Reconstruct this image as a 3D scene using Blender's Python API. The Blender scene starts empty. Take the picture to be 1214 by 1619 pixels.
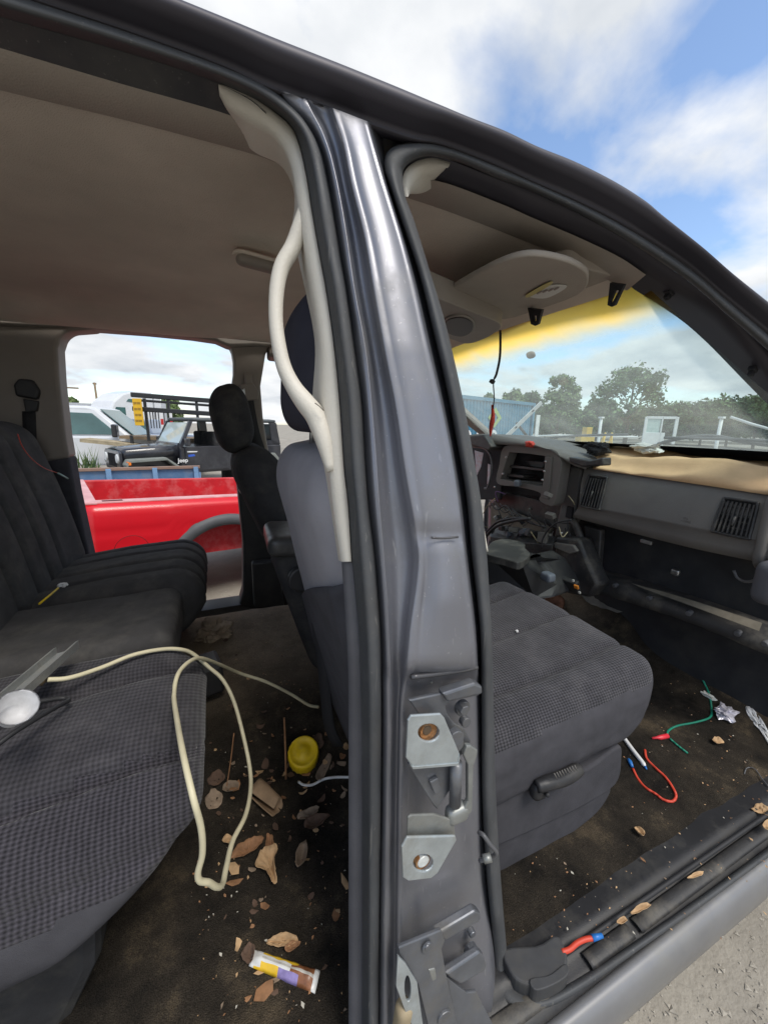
import bpy, bmesh, math, random
import numpy as np
from mathutils import Vector, Matrix, noise as mnoise
random.seed(7)
rnd = random.Random(11)
SC = bpy.context.scene
COL = SC.collection

# ---------------------------------------------------------------- camera
CAM = np.array([0., -1.2, 1.5]); F = 608.
YAW = math.radians(23.5); PIT = math.atan(136/608.); ROLL = math.radians(1.0)
_fh = np.array([math.sin(YAW), math.cos(YAW), 0]); _r = np.array([math.cos(YAW), -math.sin(YAW), 0]); _z = np.array([0, 0, 1.])
_f = _fh*math.cos(PIT) - _z*math.sin(PIT); _u = _fh*math.sin(PIT) + _z*math.cos(PIT)
CR = _r*math.cos(ROLL) + _u*math.sin(ROLL); CU = _u*math.cos(ROLL) - _r*math.sin(ROLL); CF = _f
cd = bpy.data.cameras.new('camera'); cam = bpy.data.objects.new('camera', cd); COL.objects.link(cam)
cd.sensor_fit = 'HORIZONTAL'; cd.sensor_width = 36; cd.lens = F/1214*36; cd.clip_start = .02; cd.clip_end = 3000
m = Matrix.Identity(4)
for i in range(3):
    m[i][0] = CR[i]; m[i][1] = CU[i]; m[i][2] = -CF[i]; m[i][3] = CAM[i]
cam.matrix_world = m
SC.camera = cam

# ---------------------------------------------------------------- world, sun, exposure
SUN_EL, SUN_AZ = math.radians(60), math.radians(158)      # azimuth from +Y towards +X
w = bpy.data.worlds.new('World'); SC.world = w; w.use_nodes = True
nt = w.node_tree; nt.nodes.clear()
def N(t, **k):
    n = nt.nodes.new(t)
    for a, b in k.items(): setattr(n, a, b)
    return n
L = lambda a, b: nt.links.new(a, b)
out = N('ShaderNodeOutputWorld'); bg = N('ShaderNodeBackground'); bg.inputs[1].default_value = .128
sky = N('ShaderNodeTexSky', sky_type='NISHITA', sun_disc=False, sun_elevation=SUN_EL, sun_rotation=SUN_AZ)
sky.air_density = 1.0; sky.dust_density = .6; sky.ozone_density = 1.6
tc = N('ShaderNodeTexCoord'); sep = N('ShaderNodeSeparateXYZ'); L(tc.outputs['Generated'], sep.inputs[0])
mx = N('ShaderNodeMath', operation='MAXIMUM'); L(sep.outputs[2], mx.inputs[0]); mx.inputs[1].default_value = 0.0
ad = N('ShaderNodeMath', operation='ADD'); L(mx.outputs[0], ad.inputs[0]); ad.inputs[1].default_value = .22
dx = N('ShaderNodeMath', operation='DIVIDE'); L(sep.outputs[0], dx.inputs[0]); L(ad.outputs[0], dx.inputs[1])
dy = N('ShaderNodeMath', operation='DIVIDE'); L(sep.outputs[1], dy.inputs[0]); L(ad.outputs[0], dy.inputs[1])
cmb = N('ShaderNodeCombineXYZ'); L(dx.outputs[0], cmb.inputs[0]); L(dy.outputs[0], cmb.inputs[1]); cmb.inputs[2].default_value = 3.1
CLOUD_OFF = (0.74, 2.86, 0)
mp = N('ShaderNodeVectorMath', operation='ADD'); L(cmb.outputs[0], mp.inputs[0]); mp.inputs[1].default_value = CLOUD_OFF
n1 = N('ShaderNodeTexNoise'); n1.inputs['Scale'].default_value = 1.15; n1.inputs['Detail'].default_value = 9; n1.inputs['Roughness'].default_value = .52; n1.inputs['Distortion'].default_value = .25
L(mp.outputs[0], n1.inputs['Vector'])
rp = N('ShaderNodeValToRGB'); rp.color_ramp.elements[0].position = .40; rp.color_ramp.elements[1].position = .52
L(n1.outputs['Fac'], rp.inputs[0])
mp2 = N('ShaderNodeVectorMath', operation='ADD'); L(cmb.outputs[0], mp2.inputs[0]); mp2.inputs[1].default_value = (2.3, 5.7, 1.0)
n2 = N('ShaderNodeTexNoise'); n2.inputs['Scale'].default_value = 1.9; n2.inputs['Detail'].default_value = 7; n2.inputs['Roughness'].default_value = .55
L(mp2.outputs[0], n2.inputs['Vector'])
rp2 = N('ShaderNodeValToRGB'); e = rp2.color_ramp.elements
e[0].position = .33; e[0].color = (2.8, 3.0, 3.25, 1); e[1].position = .60; e[1].color = (4.2, 4.27, 4.35, 1)
L(n2.outputs['Fac'], rp2.inputs[0])
mix = N('ShaderNodeMix', data_type='RGBA'); L(rp.outputs[0], mix.inputs['Factor']); L(sky.outputs[0], mix.inputs['A']); L(rp2.outputs[0], mix.inputs['B'])
L(mix.outputs['Result'], bg.inputs[0]); L(bg.outputs[0], out.inputs[0])

sd = bpy.data.lights.new('sun', 'SUN'); sd.energy = 1.5; sd.angle = math.radians(22); sd.color = (1, .95, .87)
sun = bpy.data.objects.new('sun', sd); COL.objects.link(sun)
sdir = Vector((math.sin(SUN_AZ)*math.cos(SUN_EL), math.cos(SUN_AZ)*math.cos(SUN_EL), math.sin(SUN_EL)))
sun.rotation_euler = sdir.to_track_quat('Z', 'Y').to_euler(); sun.location = (0, 0, 30)
SC.view_settings.view_transform = 'Standard'; SC.view_settings.look = 'None'; SC.view_settings.gamma = 1
SC.view_settings.exposure = .88
SC.render.engine = 'CYCLES'
SC.cycles.max_bounces = 10; SC.cycles.diffuse_bounces = 6; SC.cycles.transparent_max_bounces = 24

# ---------------------------------------------------------------- pixel rays (photo pixels, 1214 wide)
def ray(a, b): return CF + (a-607)/F*CR - (b-809.5)/F*CU
def at(a, b, X=None, Y=None, Z=None):
    d = ray(a, b)
    if X is not None: t = (X-CAM[0])/d[0]
    elif Y is not None: t = (Y-CAM[1])/d[1]
    else: t = (Z-CAM[2])/d[2]
    return CAM + t*d
_zt = [-.5, .3, .45, .55, .7, .95, 1.2, 1.6, 1.95, 2.2]
_yt = [-.95, -.94, -.91, -.88, -.845, -.82, -.815, -.73, -.63, -.54]
def yface(z): return float(np.interp(z, _zt, _yt))
def S(a, b, off=0.):
    """point of the pixel on the truck's near flank (off metres inboard)"""
    d = ray(a, b); lo, hi = .05, 3.
    g = lambda t: (CAM[1]+t*d[1]) - (yface(CAM[2]+t*d[2]) + off)
    for _ in range(50):
        mid = (lo+hi)/2
        if g(mid) > 0: hi = mid
        else: lo = mid
    return CAM + lo*d
def floorz(x, y):
    h = .135/(1+math.exp(-(y+.24)/.035)) * (1/(1+math.exp((y-.62)/.03)))     # tunnel hump
    z = .53 + h*(.75 if x > .5 else 1)
    z += .012*mnoise.noise((x*3.1, y*3.1, .3)) + .004*mnoise.noise((x*14, y*14, 2.))
    if x > 1.55: z += (x-1.55)*.7
    return z
def onfloor(a, b, dz=0.):
    d = ray(a, b); t0 = .3
    for i in range(600):
        t = .3 + i*.005; p = CAM + t*d
        if p[2] < floorz(p[0], p[1]) + dz:
            return p
    return CAM + 2*d

# ---------------------------------------------------------------- materials
MATS = {}
def M(name, col, rough=.6, metal=0., var=.15, vscale=9., bump=0., bscale=300., coat=0., dust=None, dusts=4., spec=.5, col2=None, detail=5):
    if name in MATS: return MATS[name]
    mt = bpy.data.materials.new(name); mt.use_nodes = True; t = mt.node_tree; b = t.nodes['Principled BSDF']
    tcn = t.nodes.new('ShaderNodeTexCoord'); cur = None
    nz = t.nodes.new('ShaderNodeTexNoise'); nz.inputs['Scale'].default_value = vscale; nz.inputs['Detail'].default_value = detail; nz.inputs['Roughness'].default_value = .6
    t.links.new(tcn.outputs['Object'], nz.inputs['Vector'])
    r = t.nodes.new('ShaderNodeValToRGB'); e = r.color_ramp.elements
    c2 = col2 or tuple(min(1, c*(1+var)) for c in col); c1 = col if col2 else tuple(c*(1-var) for c in col)
    e[0].position = .3; e[1].position = .7; e[0].color = (*c1, 1); e[1].color = (*c2, 1)
    t.links.new(nz.outputs['Fac'], r.inputs[0]); cur = r.outputs[0]
    if dust:
        n3 = t.nodes.new('ShaderNodeTexNoise'); n3.inputs['Scale'].default_value = dusts; n3.inputs['Detail'].default_value = 8; n3.inputs['Roughness'].default_value = .7
        t.links.new(tcn.outputs['Object'], n3.inputs['Vector'])
        r3 = t.nodes.new('ShaderNodeValToRGB'); r3.color_ramp.elements[0].position = .48; r3.color_ramp.elements[1].position = .75
        r3.color_ramp.elements[1].color = (.75, .75, .75, 1)
        t.links.new(n3.outputs['Fac'], r3.inputs[0])
        mxn = t.nodes.new('ShaderNodeMix'); mxn.data_type = 'RGBA'; t.links.new(r3.outputs[0], mxn.inputs['Factor']); t.links.new(cur, mxn.inputs['A']); mxn.inputs['B'].default_value = (*dust, 1)
        cur = mxn.outputs['Result']
        ra = t.nodes.new('ShaderNodeMath'); ra.operation = 'MULTIPLY_ADD'; t.links.new(r3.outputs[0], ra.inputs[0]); ra.inputs[1].default_value = .45; ra.inputs[2].default_value = rough; ra.use_clamp = True
        t.links.new(ra.outputs[0], b.inputs['Roughness'])
    else: b.inputs['Roughness'].default_value = rough
    t.links.new(cur, b.inputs['Base Color'])
    b.inputs['Metallic'].default_value = metal; b.inputs['Specular IOR Level'].default_value = spec
    b.inputs['Coat Weight'].default_value = coat; b.inputs['Coat Roughness'].default_value = .06
    if bump:
        nb = t.nodes.new('ShaderNodeTexNoise'); nb.inputs['Scale'].default_value = bscale; nb.inputs['Detail'].default_value = 3
        t.links.new(tcn.outputs['Object'], nb.inputs['Vector'])
        bn = t.nodes.new('ShaderNodeBump'); bn.inputs['Strength'].default_value = bump; bn.inputs['Distance'].default_value = .01
        t.links.new(nb.outputs['Fac'], bn.inputs['Height']); t.links.new(bn.outputs[0], b.inputs['Normal'])
    MATS[name] = mt; return mt
def fabric(name, c1, c2, kx, ks, rough=.95, bump=.6, mode='weave'):
    """woven seat cloth: rows of small raised cells along x and along y+z"""
    mt = bpy.data.materials.new(name); mt.use_nodes = True; t = mt.node_tree; b = t.nodes['Principled BSDF']
    tcn = t.nodes.new('ShaderNodeTexCoord'); sp = t.nodes.new('ShaderNodeSeparateXYZ'); t.links.new(tcn.outputs['Object'], sp.inputs[0])
    def mth(op, a, c):
        n = t.nodes.new('ShaderNodeMath'); n.operation = op
        for i, v in enumerate((a, c)):
            if v is None: continue
            if isinstance(v, (int, float)): n.inputs[i].default_value = v
            else: t.links.new(v, n.inputs[i])
        return n.outputs[0]
    jn = t.nodes.new('ShaderNodeTexNoise'); jn.inputs['Scale'].default_value = 60; jn.inputs['Detail'].default_value = 4; t.links.new(tcn.outputs['Object'], jn.inputs['Vector'])
    js = t.nodes.new('ShaderNodeSeparateColor'); t.links.new(jn.outputs['Color'], js.inputs[0])
    s = mth('ADD', sp.outputs[1], sp.outputs[2])
    a = mth('ADD', mth('MULTIPLY', sp.outputs[0], kx), mth('MULTIPLY', js.outputs[0], 2.2)); c = mth('ADD', mth('MULTIPLY', s, ks), mth('MULTIPLY', js.outputs[1], 2.2))
    if mode == 'dots':
        sa = mth('SINE', mth('ADD', a, c), None); sb = mth('SINE', mth('SUBTRACT', a, c), None)
        v = mth('MULTIPLY', sa, sb)
    else:
        v = mth('ADD', mth('MULTIPLY', mth('SINE', a, None), .5), mth('MULTIPLY', mth('SINE', c, None), .5))
    v = mth('MULTIPLY_ADD', v, .5); 
    v.node.inputs[2].default_value = .5
    nz = t.nodes.new('ShaderNodeTexNoise'); nz.inputs['Scale'].default_value = 14; nz.inputs['Detail'].default_value = 8; nz.inputs['Roughness'].default_value = .7
    t.links.new(tcn.outputs['Object'], nz.inputs['Vector'])
    mxn = t.nodes.new('ShaderNodeMix'); mxn.data_type = 'RGBA'; t.links.new(v, mxn.inputs['Factor']); mxn.inputs['A'].default_value = (*c1, 1); mxn.inputs['B'].default_value = (*c2, 1)
    m2 = t.nodes.new('ShaderNodeMix'); m2.data_type = 'RGBA'; m2.blend_type = 'OVERLAY'; m2.inputs['Factor'].default_value = .55
    t.links.new(mxn.outputs['Result'], m2.inputs['A']); t.links.new(nz.outputs['Fac'], m2.inputs['B'])
    n5 = t.nodes.new('ShaderNodeTexNoise'); n5.inputs['Scale'].default_value = 7; n5.inputs['Detail'].default_value = 10; n5.inputs['Roughness'].default_value = .75; t.links.new(tcn.outputs['Object'], n5.inputs['Vector'])
    r5 = t.nodes.new('ShaderNodeValToRGB'); r5.color_ramp.elements[0].position = .5; r5.color_ramp.elements[1].position = .8; r5.color_ramp.elements[1].color = (.28, .28, .28, 1); t.links.new(n5.outputs['Fac'], r5.inputs[0])
    m5 = t.nodes.new('ShaderNodeMix'); m5.data_type = 'RGBA'; t.links.new(r5.outputs[0], m5.inputs['Factor']); t.links.new(m2.outputs['Result'], m5.inputs['A']); m5.inputs['B'].default_value = (.15, .143, .14, 1)
    t.links.new(m5.outputs['Result'], b.inputs['Base Color'])
    b.inputs['Roughness'].default_value = rough; b.inputs['Sheen Weight'].default_value = .12; b.inputs['Sheen Roughness'].default_value = .5; b.inputs['Specular IOR Level'].default_value = .2
    bn = t.nodes.new('ShaderNodeBump'); bn.inputs['Strength'].default_value = bump; bn.inputs['Distance'].default_value = .002
    t.links.new(v, bn.inputs['Height']); t.links.new(bn.outputs[0], b.inputs['Normal'])
    MATS[name] = mt; return mt

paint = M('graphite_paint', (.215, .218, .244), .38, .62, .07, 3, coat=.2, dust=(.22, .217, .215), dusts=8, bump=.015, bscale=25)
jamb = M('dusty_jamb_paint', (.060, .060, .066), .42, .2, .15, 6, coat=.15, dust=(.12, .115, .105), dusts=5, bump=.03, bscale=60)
rubber = M('door_seal_rubber', (.055, .058, .062), .62, 0, .15, 12, dust=(.085, .083, .08), dusts=9, bump=.03, bscale=150)
blackrub = M('black_rubber', (.018, .018, .02), .6)
def scratched(mt, col=(.42, .42, .43), amt=.5, thr=.66):
    # fine run-down scratches and dust specks on painted steel
    t = mt.node_tree; b = t.nodes['Principled BSDF']; src = b.inputs['Base Color'].links[0].from_socket
    tcn = t.nodes.new('ShaderNodeTexCoord'); mpn = t.nodes.new('ShaderNodeMapping'); mpn.inputs['Scale'].default_value = (170, 170, 9); mpn.inputs['Rotation'].default_value = (.25, .2, 0); t.links.new(tcn.outputs['Object'], mpn.inputs[0])
    n = t.nodes.new('ShaderNodeTexNoise'); n.inputs['Scale'].default_value = 1; n.inputs['Detail'].default_value = 3; t.links.new(mpn.outputs[0], n.inputs['Vector'])
    r = t.nodes.new('ShaderNodeValToRGB'); r.color_ramp.elements[0].position = thr; r.color_ramp.elements[1].position = thr+.10; r.color_ramp.elements[1].color = (amt, amt, amt, 1); t.links.new(n.outputs['Fac'], r.inputs[0])
    n2_ = t.nodes.new('ShaderNodeTexNoise'); n2_.inputs['Scale'].default_value = 210; n2_.inputs['Detail'].default_value = 2; t.links.new(tcn.outputs['Object'], n2_.inputs['Vector'])
    r2_ = t.nodes.new('ShaderNodeValToRGB'); r2_.color_ramp.elements[0].position = .70; r2_.color_ramp.elements[1].position = .76; r2_.color_ramp.elements[1].color = (amt, amt, amt, 1); t.links.new(n2_.outputs['Fac'], r2_.inputs[0])
    ad_ = t.nodes.new('ShaderNodeMath'); ad_.operation = 'MAXIMUM'; t.links.new(r.outputs[0], ad_.inputs[0]); t.links.new(r2_.outputs[0], ad_.inputs[1])
    mx_ = t.nodes.new('ShaderNodeMix'); mx_.data_type = 'RGBA'; t.links.new(ad_.outputs[0], mx_.inputs['Factor']); t.links.new(src, mx_.inputs['A']); mx_.inputs['B'].default_value = (*col, 1); t.links.new(mx_.outputs['Result'], b.inputs['Base Color'])
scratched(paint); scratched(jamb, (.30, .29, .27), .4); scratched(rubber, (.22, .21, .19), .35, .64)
shadedp = M('shaded_body_paint', (.050, .047, .058), .52, .35, .08, 3, coat=.0)  # body paint darkened: shade of the rail's underside put into the colour
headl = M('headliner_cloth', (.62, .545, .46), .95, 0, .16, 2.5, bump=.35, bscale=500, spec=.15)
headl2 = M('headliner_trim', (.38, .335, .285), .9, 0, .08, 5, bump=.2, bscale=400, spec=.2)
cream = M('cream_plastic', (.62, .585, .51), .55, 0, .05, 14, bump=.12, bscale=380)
cream_d = M('shaded_taupe_plastic', (.24, .21, .178), .6, 0, .08, 6, bump=.1, bscale=300)  # darkened so the far trims carry their shadow in the colour
fab_plain = M('plain_grey_cloth', (.066, .065, .073), .95, 0, .16, 22, bump=.3, bscale=900, spec=.15)
fab_light = M('light_grey_cloth', (.31, .302, .325), .95, 0, .10, 9, bump=.25, bscale=900, spec=.15)
fab_dark = M('black_cloth', (.036, .036, .038), .95, 0, .22, 18, bump=.35, bscale=700, spec=.15, dust=(.085, .08, .07), dusts=12)
fab_rear = M('worn_charcoal_cloth', (.078, .076, .077), .95, 0, .2, 16, bump=.35, bscale=700, spec=.15, dust=(.15, .143, .13), dusts=9)
fab_dots = fabric('dotted_cloth', (.013, .0125, .015), (.068, .063, .075), 440, 440, mode='dots', bump=.8)
fab_weave = fabric('ribbed_cloth', (.022, .021, .024), (.056, .053, .061), 900, 620, mode='weave')
fab_frontdots = fabric('front_dotted_cloth', (.014, .014, .016), (.080, .078, .088), 430, 430, mode='dots', bump=.8)
plast = M('black_plastic', (.022, .022, .024), .48, 0, .2, 10, dust=(.07, .066, .058), dusts=8, bump=.06, bscale=400)
dashp = M('dash_plastic', (.155, .145, .132), .62, 0, .12, 7, dust=(.13, .12, .10), dusts=7, bump=.25, bscale=520)
dashk = M('dark_dash_plastic', (.036, .035, .035), .5, 0, .25, 12, dust=(.20, .18, .145), dusts=11, bump=.08, bscale=300)
suede = M('tan_suede', (.74, .50, .28), .95, 0, .12, 7, bump=.15, bscale=260, spec=.1)
zinc = M('zinc_plated_steel', (.50, .55, .57), .38, .75, .16, 30, dust=(.33, .31, .26), dusts=22)
rust = M('rusty_steel', (.34, .15, .05), .85, .1, .4, 60, dust=(.48, .38, .24), dusts=40, bump=.3, bscale=200)
hingep = M('painted_hinge_steel', (.16, .168, .185), .36, .6, .18, 25, dust=(.19, .175, .15), dusts=18)
steel = M('bare_steel', (.45, .45, .44), .35, .9, .2, 40)
beltw = M('seat_belt_webbing', (.022, .022, .024), .8, 0, .1, 20, bump=.2, bscale=500)

def carpet_mat():
    mt = bpy.data.materials.new('dirty_carpet'); mt.use_nodes = True; t = mt.node_tree; b = t.nodes['Principled BSDF']
    tcn = t.nodes.new('ShaderNodeTexCoord')
    def nz(sc, det, ro=.65):
        n = t.nodes.new('ShaderNodeTexNoise'); n.inputs['Scale'].default_value = sc; n.inputs['Detail'].default_value = det; n.inputs['Roughness'].default_value = ro
        t.links.new(tcn.outputs['Object'], n.inputs['Vector']); return n
    a = nz(5.5, 10, .7); r = t.nodes.new('ShaderNodeValToRGB'); e = r.color_ramp.elements
    e[0].position = .38; e[0].color = (.016, .014, .012, 1); e[1].position = .70; e[1].color = (.15, .115, .075, 1)
    e2 = e.new(.55); e2.color = (.050, .041, .031, 1)
    t.links.new(a.outputs['Fac'], r.inputs[0])
    c = nz(160, 4, .8); rc = t.nodes.new('ShaderNodeValToRGB'); rc.color_ramp.elements[0].position = .66; rc.color_ramp.elements[1].position = .74
    t.links.new(c.outputs['Fac'], rc.inputs[0])
    mxn = t.nodes.new('ShaderNodeMix'); mxn.data_type = 'RGBA'; t.links.new(rc.outputs[0], mxn.inputs['Factor']); t.links.new(r.outputs[0], mxn.inputs['A']); mxn.inputs['B'].default_value = (.20, .165, .11, 1)
    sp = t.nodes.new('ShaderNodeSeparateXYZ'); t.links.new(tcn.outputs['Object'], sp.inputs[0])     # far-door light on the centre hump, painted as a tan tint
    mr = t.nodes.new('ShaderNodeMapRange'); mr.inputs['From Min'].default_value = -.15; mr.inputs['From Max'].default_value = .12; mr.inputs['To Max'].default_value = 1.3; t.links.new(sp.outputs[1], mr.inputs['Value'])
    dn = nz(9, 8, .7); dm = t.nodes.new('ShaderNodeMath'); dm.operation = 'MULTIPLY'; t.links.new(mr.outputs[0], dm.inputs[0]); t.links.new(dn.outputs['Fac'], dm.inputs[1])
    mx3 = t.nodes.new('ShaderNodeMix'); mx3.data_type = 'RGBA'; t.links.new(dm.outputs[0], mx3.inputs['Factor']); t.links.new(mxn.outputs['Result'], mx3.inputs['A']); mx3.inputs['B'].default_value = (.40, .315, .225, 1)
    t.links.new(mx3.outputs['Result'], b.inputs['Base Color']); b.inputs['Roughness'].default_value = .97; b.inputs['Specular IOR Level'].default_value = .15
    fb = nz(600, 2, .6); fr_ = t.nodes.new('ShaderNodeMapRange'); fr_.inputs['From Min'].default_value = .3; fr_.inputs['From Max'].default_value = .7; fr_.inputs['To Min'].default_value = .45; fr_.inputs['To Max'].default_value = 1.6; t.links.new(fb.outputs['Fac'], fr_.inputs['Value'])
    fm_ = t.nodes.new('ShaderNodeMix'); fm_.data_type = 'RGBA'; fm_.blend_type = 'MULTIPLY'; fm_.inputs['Factor'].default_value = 1; t.links.new(mx3.outputs['Result'], fm_.inputs['A']); t.links.new(fr_.outputs[0], fm_.inputs['B']); t.links.new(fm_.outputs['Result'], b.inputs['Base Color'])
    n = nz(420, 3); bn = t.nodes.new('ShaderNodeBump'); bn.inputs['Strength'].default_value = .9; bn.inputs['Distance'].default_value = .010
    t.links.new(n.outputs['Fac'], bn.inputs['Height']); t.links.new(bn.outputs[0], b.inputs['Normal'])
    return mt
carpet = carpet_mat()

def glass_mat(name, tint, refl=.06, haze=0., band=None):
    """thin glass: tinted see-through + mirror by angle (+ a veil of dust)"""
    mt = bpy.data.materials.new(name); mt.use_nodes = True; t = mt.node_tree; t.nodes.clear()
    o = t.nodes.new('ShaderNodeOutputMaterial'); tr = t.nodes.new('ShaderNodeBsdfTransparent'); tr.inputs[0].default_value = (*tint, 1)
    gl = t.nodes.new('ShaderNodeBsdfGlossy'); gl.inputs['Roughness'].default_value = .02
    fr = t.nodes.new('ShaderNodeFresnel'); fr.inputs[0].default_value = 1.45
    fm = t.nodes.new('ShaderNodeMath'); fm.operation = 'MULTIPLY'; fm.inputs[1].default_value = refl; t.links.new(fr.outputs[0], fm.inputs[0])
    df = t.nodes.new('ShaderNodeBsdfTranslucent'); df.inputs[0].default_value = (.75, .8, .75, 1)
    tcn = t.nodes.new('ShaderNodeTexCoord')
    m1 = t.nodes.new('ShaderNodeMixShader'); m2 = t.nodes.new('ShaderNodeMixShader')
    nz = t.nodes.new('ShaderNodeTexNoise'); nz.inputs['Scale'].default_value = 5; nz.inputs['Detail'].default_value = 9; nz.inputs['Roughness'].default_value = .7
    t.links.new(tcn.outputs['Object'], nz.inputs['Vector'])
    hz = t.nodes.new('ShaderNodeMath'); hz.operation = 'MULTIPLY'; hz.inputs[1].default_value = haze; t.links.new(nz.outputs['Fac'], hz.inputs[0])
    fac = hz.outputs[0]
    if band:
        z0, z1, bc, bf = band
        # the factory tint band printed along the top of the windscreen, in object height
        sp = t.nodes.new('ShaderNodeSeparateXYZ'); t.links.new(tcn.outputs['Object'], sp.inputs[0])
        n4 = t.nodes.new('ShaderNodeTexNoise'); n4.inputs['Scale'].default_value = 6; t.links.new(tcn.outputs['Object'], n4.inputs['Vector'])
        za = t.nodes.new('ShaderNodeMath'); za.operation = 'MULTIPLY_ADD'; t.links.new(n4.outputs['Fac'], za.inputs[0]); za.inputs[1].default_value = .055; t.links.new(sp.outputs[2], za.inputs[2])
        mr = t.nodes.new('ShaderNodeMapRange'); mr.interpolation_type = 'SMOOTHSTEP'; mr.inputs['From Min'].default_value = z0; mr.inputs['From Max'].default_value = z1; t.links.new(za.outputs[0], mr.inputs['Value'])
        cm = t.nodes.new('ShaderNodeMix'); cm.data_type = 'RGBA'; t.links.new(mr.outputs[0], cm.inputs['Factor']); cm.inputs['A'].default_value = (*tint, 1); cm.inputs['B'].default_value = (*bc, 1)
        t.links.new(cm.outputs['Result'], tr.inputs[0])
        dm = t.nodes.new('ShaderNodeMix'); dm.data_type = 'RGBA'; t.links.new(mr.outputs[0], dm.inputs['Factor']); dm.inputs['A'].default_value = (.75, .8, .75, 1); dm.inputs['B'].default_value = (1, .67, .12, 1)
        t.links.new(dm.outputs['Result'], df.inputs[0])
        fa = t.nodes.new('ShaderNodeMath'); fa.operation = 'MULTIPLY_ADD'; t.links.new(mr.outputs[0], fa.inputs[0]); fa.inputs[1].default_value = bf; t.links.new(fac, fa.inputs[2]); fac = fa.outputs[0]
    t.links.new(fac, m1.inputs[0]); t.links.new(tr.outputs[0], m1.inputs[1]); t.links.new(df.outputs[0], m1.inputs[2])
    t.links.new(fm.outputs[0], m2.inputs[0]); t.links.new(m1.outputs[0], m2.inputs[1]); t.links.new(gl.outputs[0], m2.inputs[2])
    t.links.new(m2.outputs[0], o.inputs[0]); MATS[name] = mt; return mt

# ---------------------------------------------------------------- mesh helpers
ROOT = {}
def mk(name, V, Fc, mat, parent=None, smooth=True, label=None, cat=None, group=None, kind=None, mats=None, midx=None):
    V = np.array(V, float)
    if parent is not None: org = ROOT[parent.name]
    else: org = np.array([(V[:, 0].min()+V[:, 0].max())/2, (V[:, 1].min()+V[:, 1].max())/2, V[:, 2].min()])
    me = bpy.data.meshes.new(name); me.from_pydata((V-org).tolist(), [], [tuple(int(i) for i in f) for f in Fc])
    o = bpy.data.objects.new(name, me); COL.objects.link(o)
    for mm in (mats or [mat]): me.materials.append(mm)
    if midx is not None: me.polygons.foreach_set('material_index', midx)
    if smooth: me.polygons.foreach_set('use_smooth', [True]*len(me.polygons))
    if parent is not None: o.parent = parent; ROOT[o.name] = org
    else: o.location = org; ROOT[o.name] = org
    me.update()
    if label: o['label'] = label
    if cat: o['category'] = cat
    if group: o['group'] = group
    if kind: o['kind'] = kind
    return o
def empty(name, loc, label, cat, group=None):
    o = bpy.data.objects.new(name, None); COL.objects.link(o); o.location = loc; o.empty_display_size = .2
    o['label'] = label; o['category'] = cat
    if group: o['group'] = group
    ROOT[o.name] = np.array(loc, float); return o
def bevel(o, w=.004, seg=2, ang=35):
    b = o.modifiers.new('bevel', 'BEVEL'); b.width = w; b.segments = seg; b.limit_method = 'ANGLE'; b.angle_limit = math.radians(ang)
    return o
def solid(o, th, off=0):
    s = o.modifiers.new('solid', 'SOLIDIFY'); s.thickness = th; s.offset = off; return o
def flat(o, ang=30):
    # smooth shading with hard edges by angle
    o.data.polygons.foreach_set('use_smooth', [True]*len(o.data.polygons))
    bm = bmesh.new(); bm.from_mesh(o.data)
    for e in bm.edges:
        if len(e.link_faces) == 2 and e.calc_face_angle(0) > math.radians(ang): e.smooth = False
    bm.to_mesh(o.data); bm.free(); return o
def cr(P, n, closed=False):
    """Catmull-Rom resample of points to n"""
    P = np.array(P, float); k = len(P)
    if k == 2: return np.array([P[0]+(P[1]-P[0])*t for t in np.linspace(0, 1, n)])
    Q = np.vstack([2*P[0]-P[1], P, 2*P[-1]-P[-2]]) if not closed else np.vstack([P[-1], P, P[0], P[1]])
    segs = k-1 if not closed else k
    ts = np.linspace(0, segs, n, endpoint=not closed); out = []
    for t in ts:
        i = min(int(t), segs-1); f = t-i; p0, p1, p2, p3 = Q[i], Q[i+1], Q[i+2], Q[i+3]
        out.append(.5*((2*p1)+(-p0+p2)*f+(2*p0-5*p1+4*p2-p3)*f*f+(-p0+3*p1-3*p2+p3)*f**3))
    return np.array(out)
def loft(rows, closed=False):
    n = len(rows[0]); V = np.vstack(rows); Fc = []
    for i in range(len(rows)-1):
        for j in range(n-1 if not closed else n):
            a = i*n+j; b = i*n+(j+1) % n
            Fc.append((a, b, b+n, a+n))
    return V, Fc
def tube(P, r, seg=10, cap=True):
    P = np.array(P, float); n = len(P); r = np.full(n, r) if np.isscalar(r) else np.array(r, float)
    T = np.gradient(P, axis=0); T /= np.linalg.norm(T, axis=1)[:, None]+1e-12
    ref = np.array([0, 0, 1.]) if abs(T[0][2]) < .9 else np.array([1., 0, 0])
    rows = []; nrm = np.cross(T[0], ref); nrm /= np.linalg.norm(nrm)
    for i in range(n):
        nrm = nrm - T[i]*(nrm@T[i]); nrm /= np.linalg.norm(nrm)+1e-12; bi = np.cross(T[i], nrm)
        rows.append([P[i]+r[i]*(math.cos(a)*nrm+math.sin(a)*bi) for a in np.linspace(0, 2*math.pi, seg, endpoint=False)])
    V, Fc = loft([np.array(x) for x in rows], True)
    if cap:
        Fc.append(tuple(range(seg))[::-1]); Fc.append(tuple(range((n-1)*seg, n*seg)))
    return V, Fc
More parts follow.
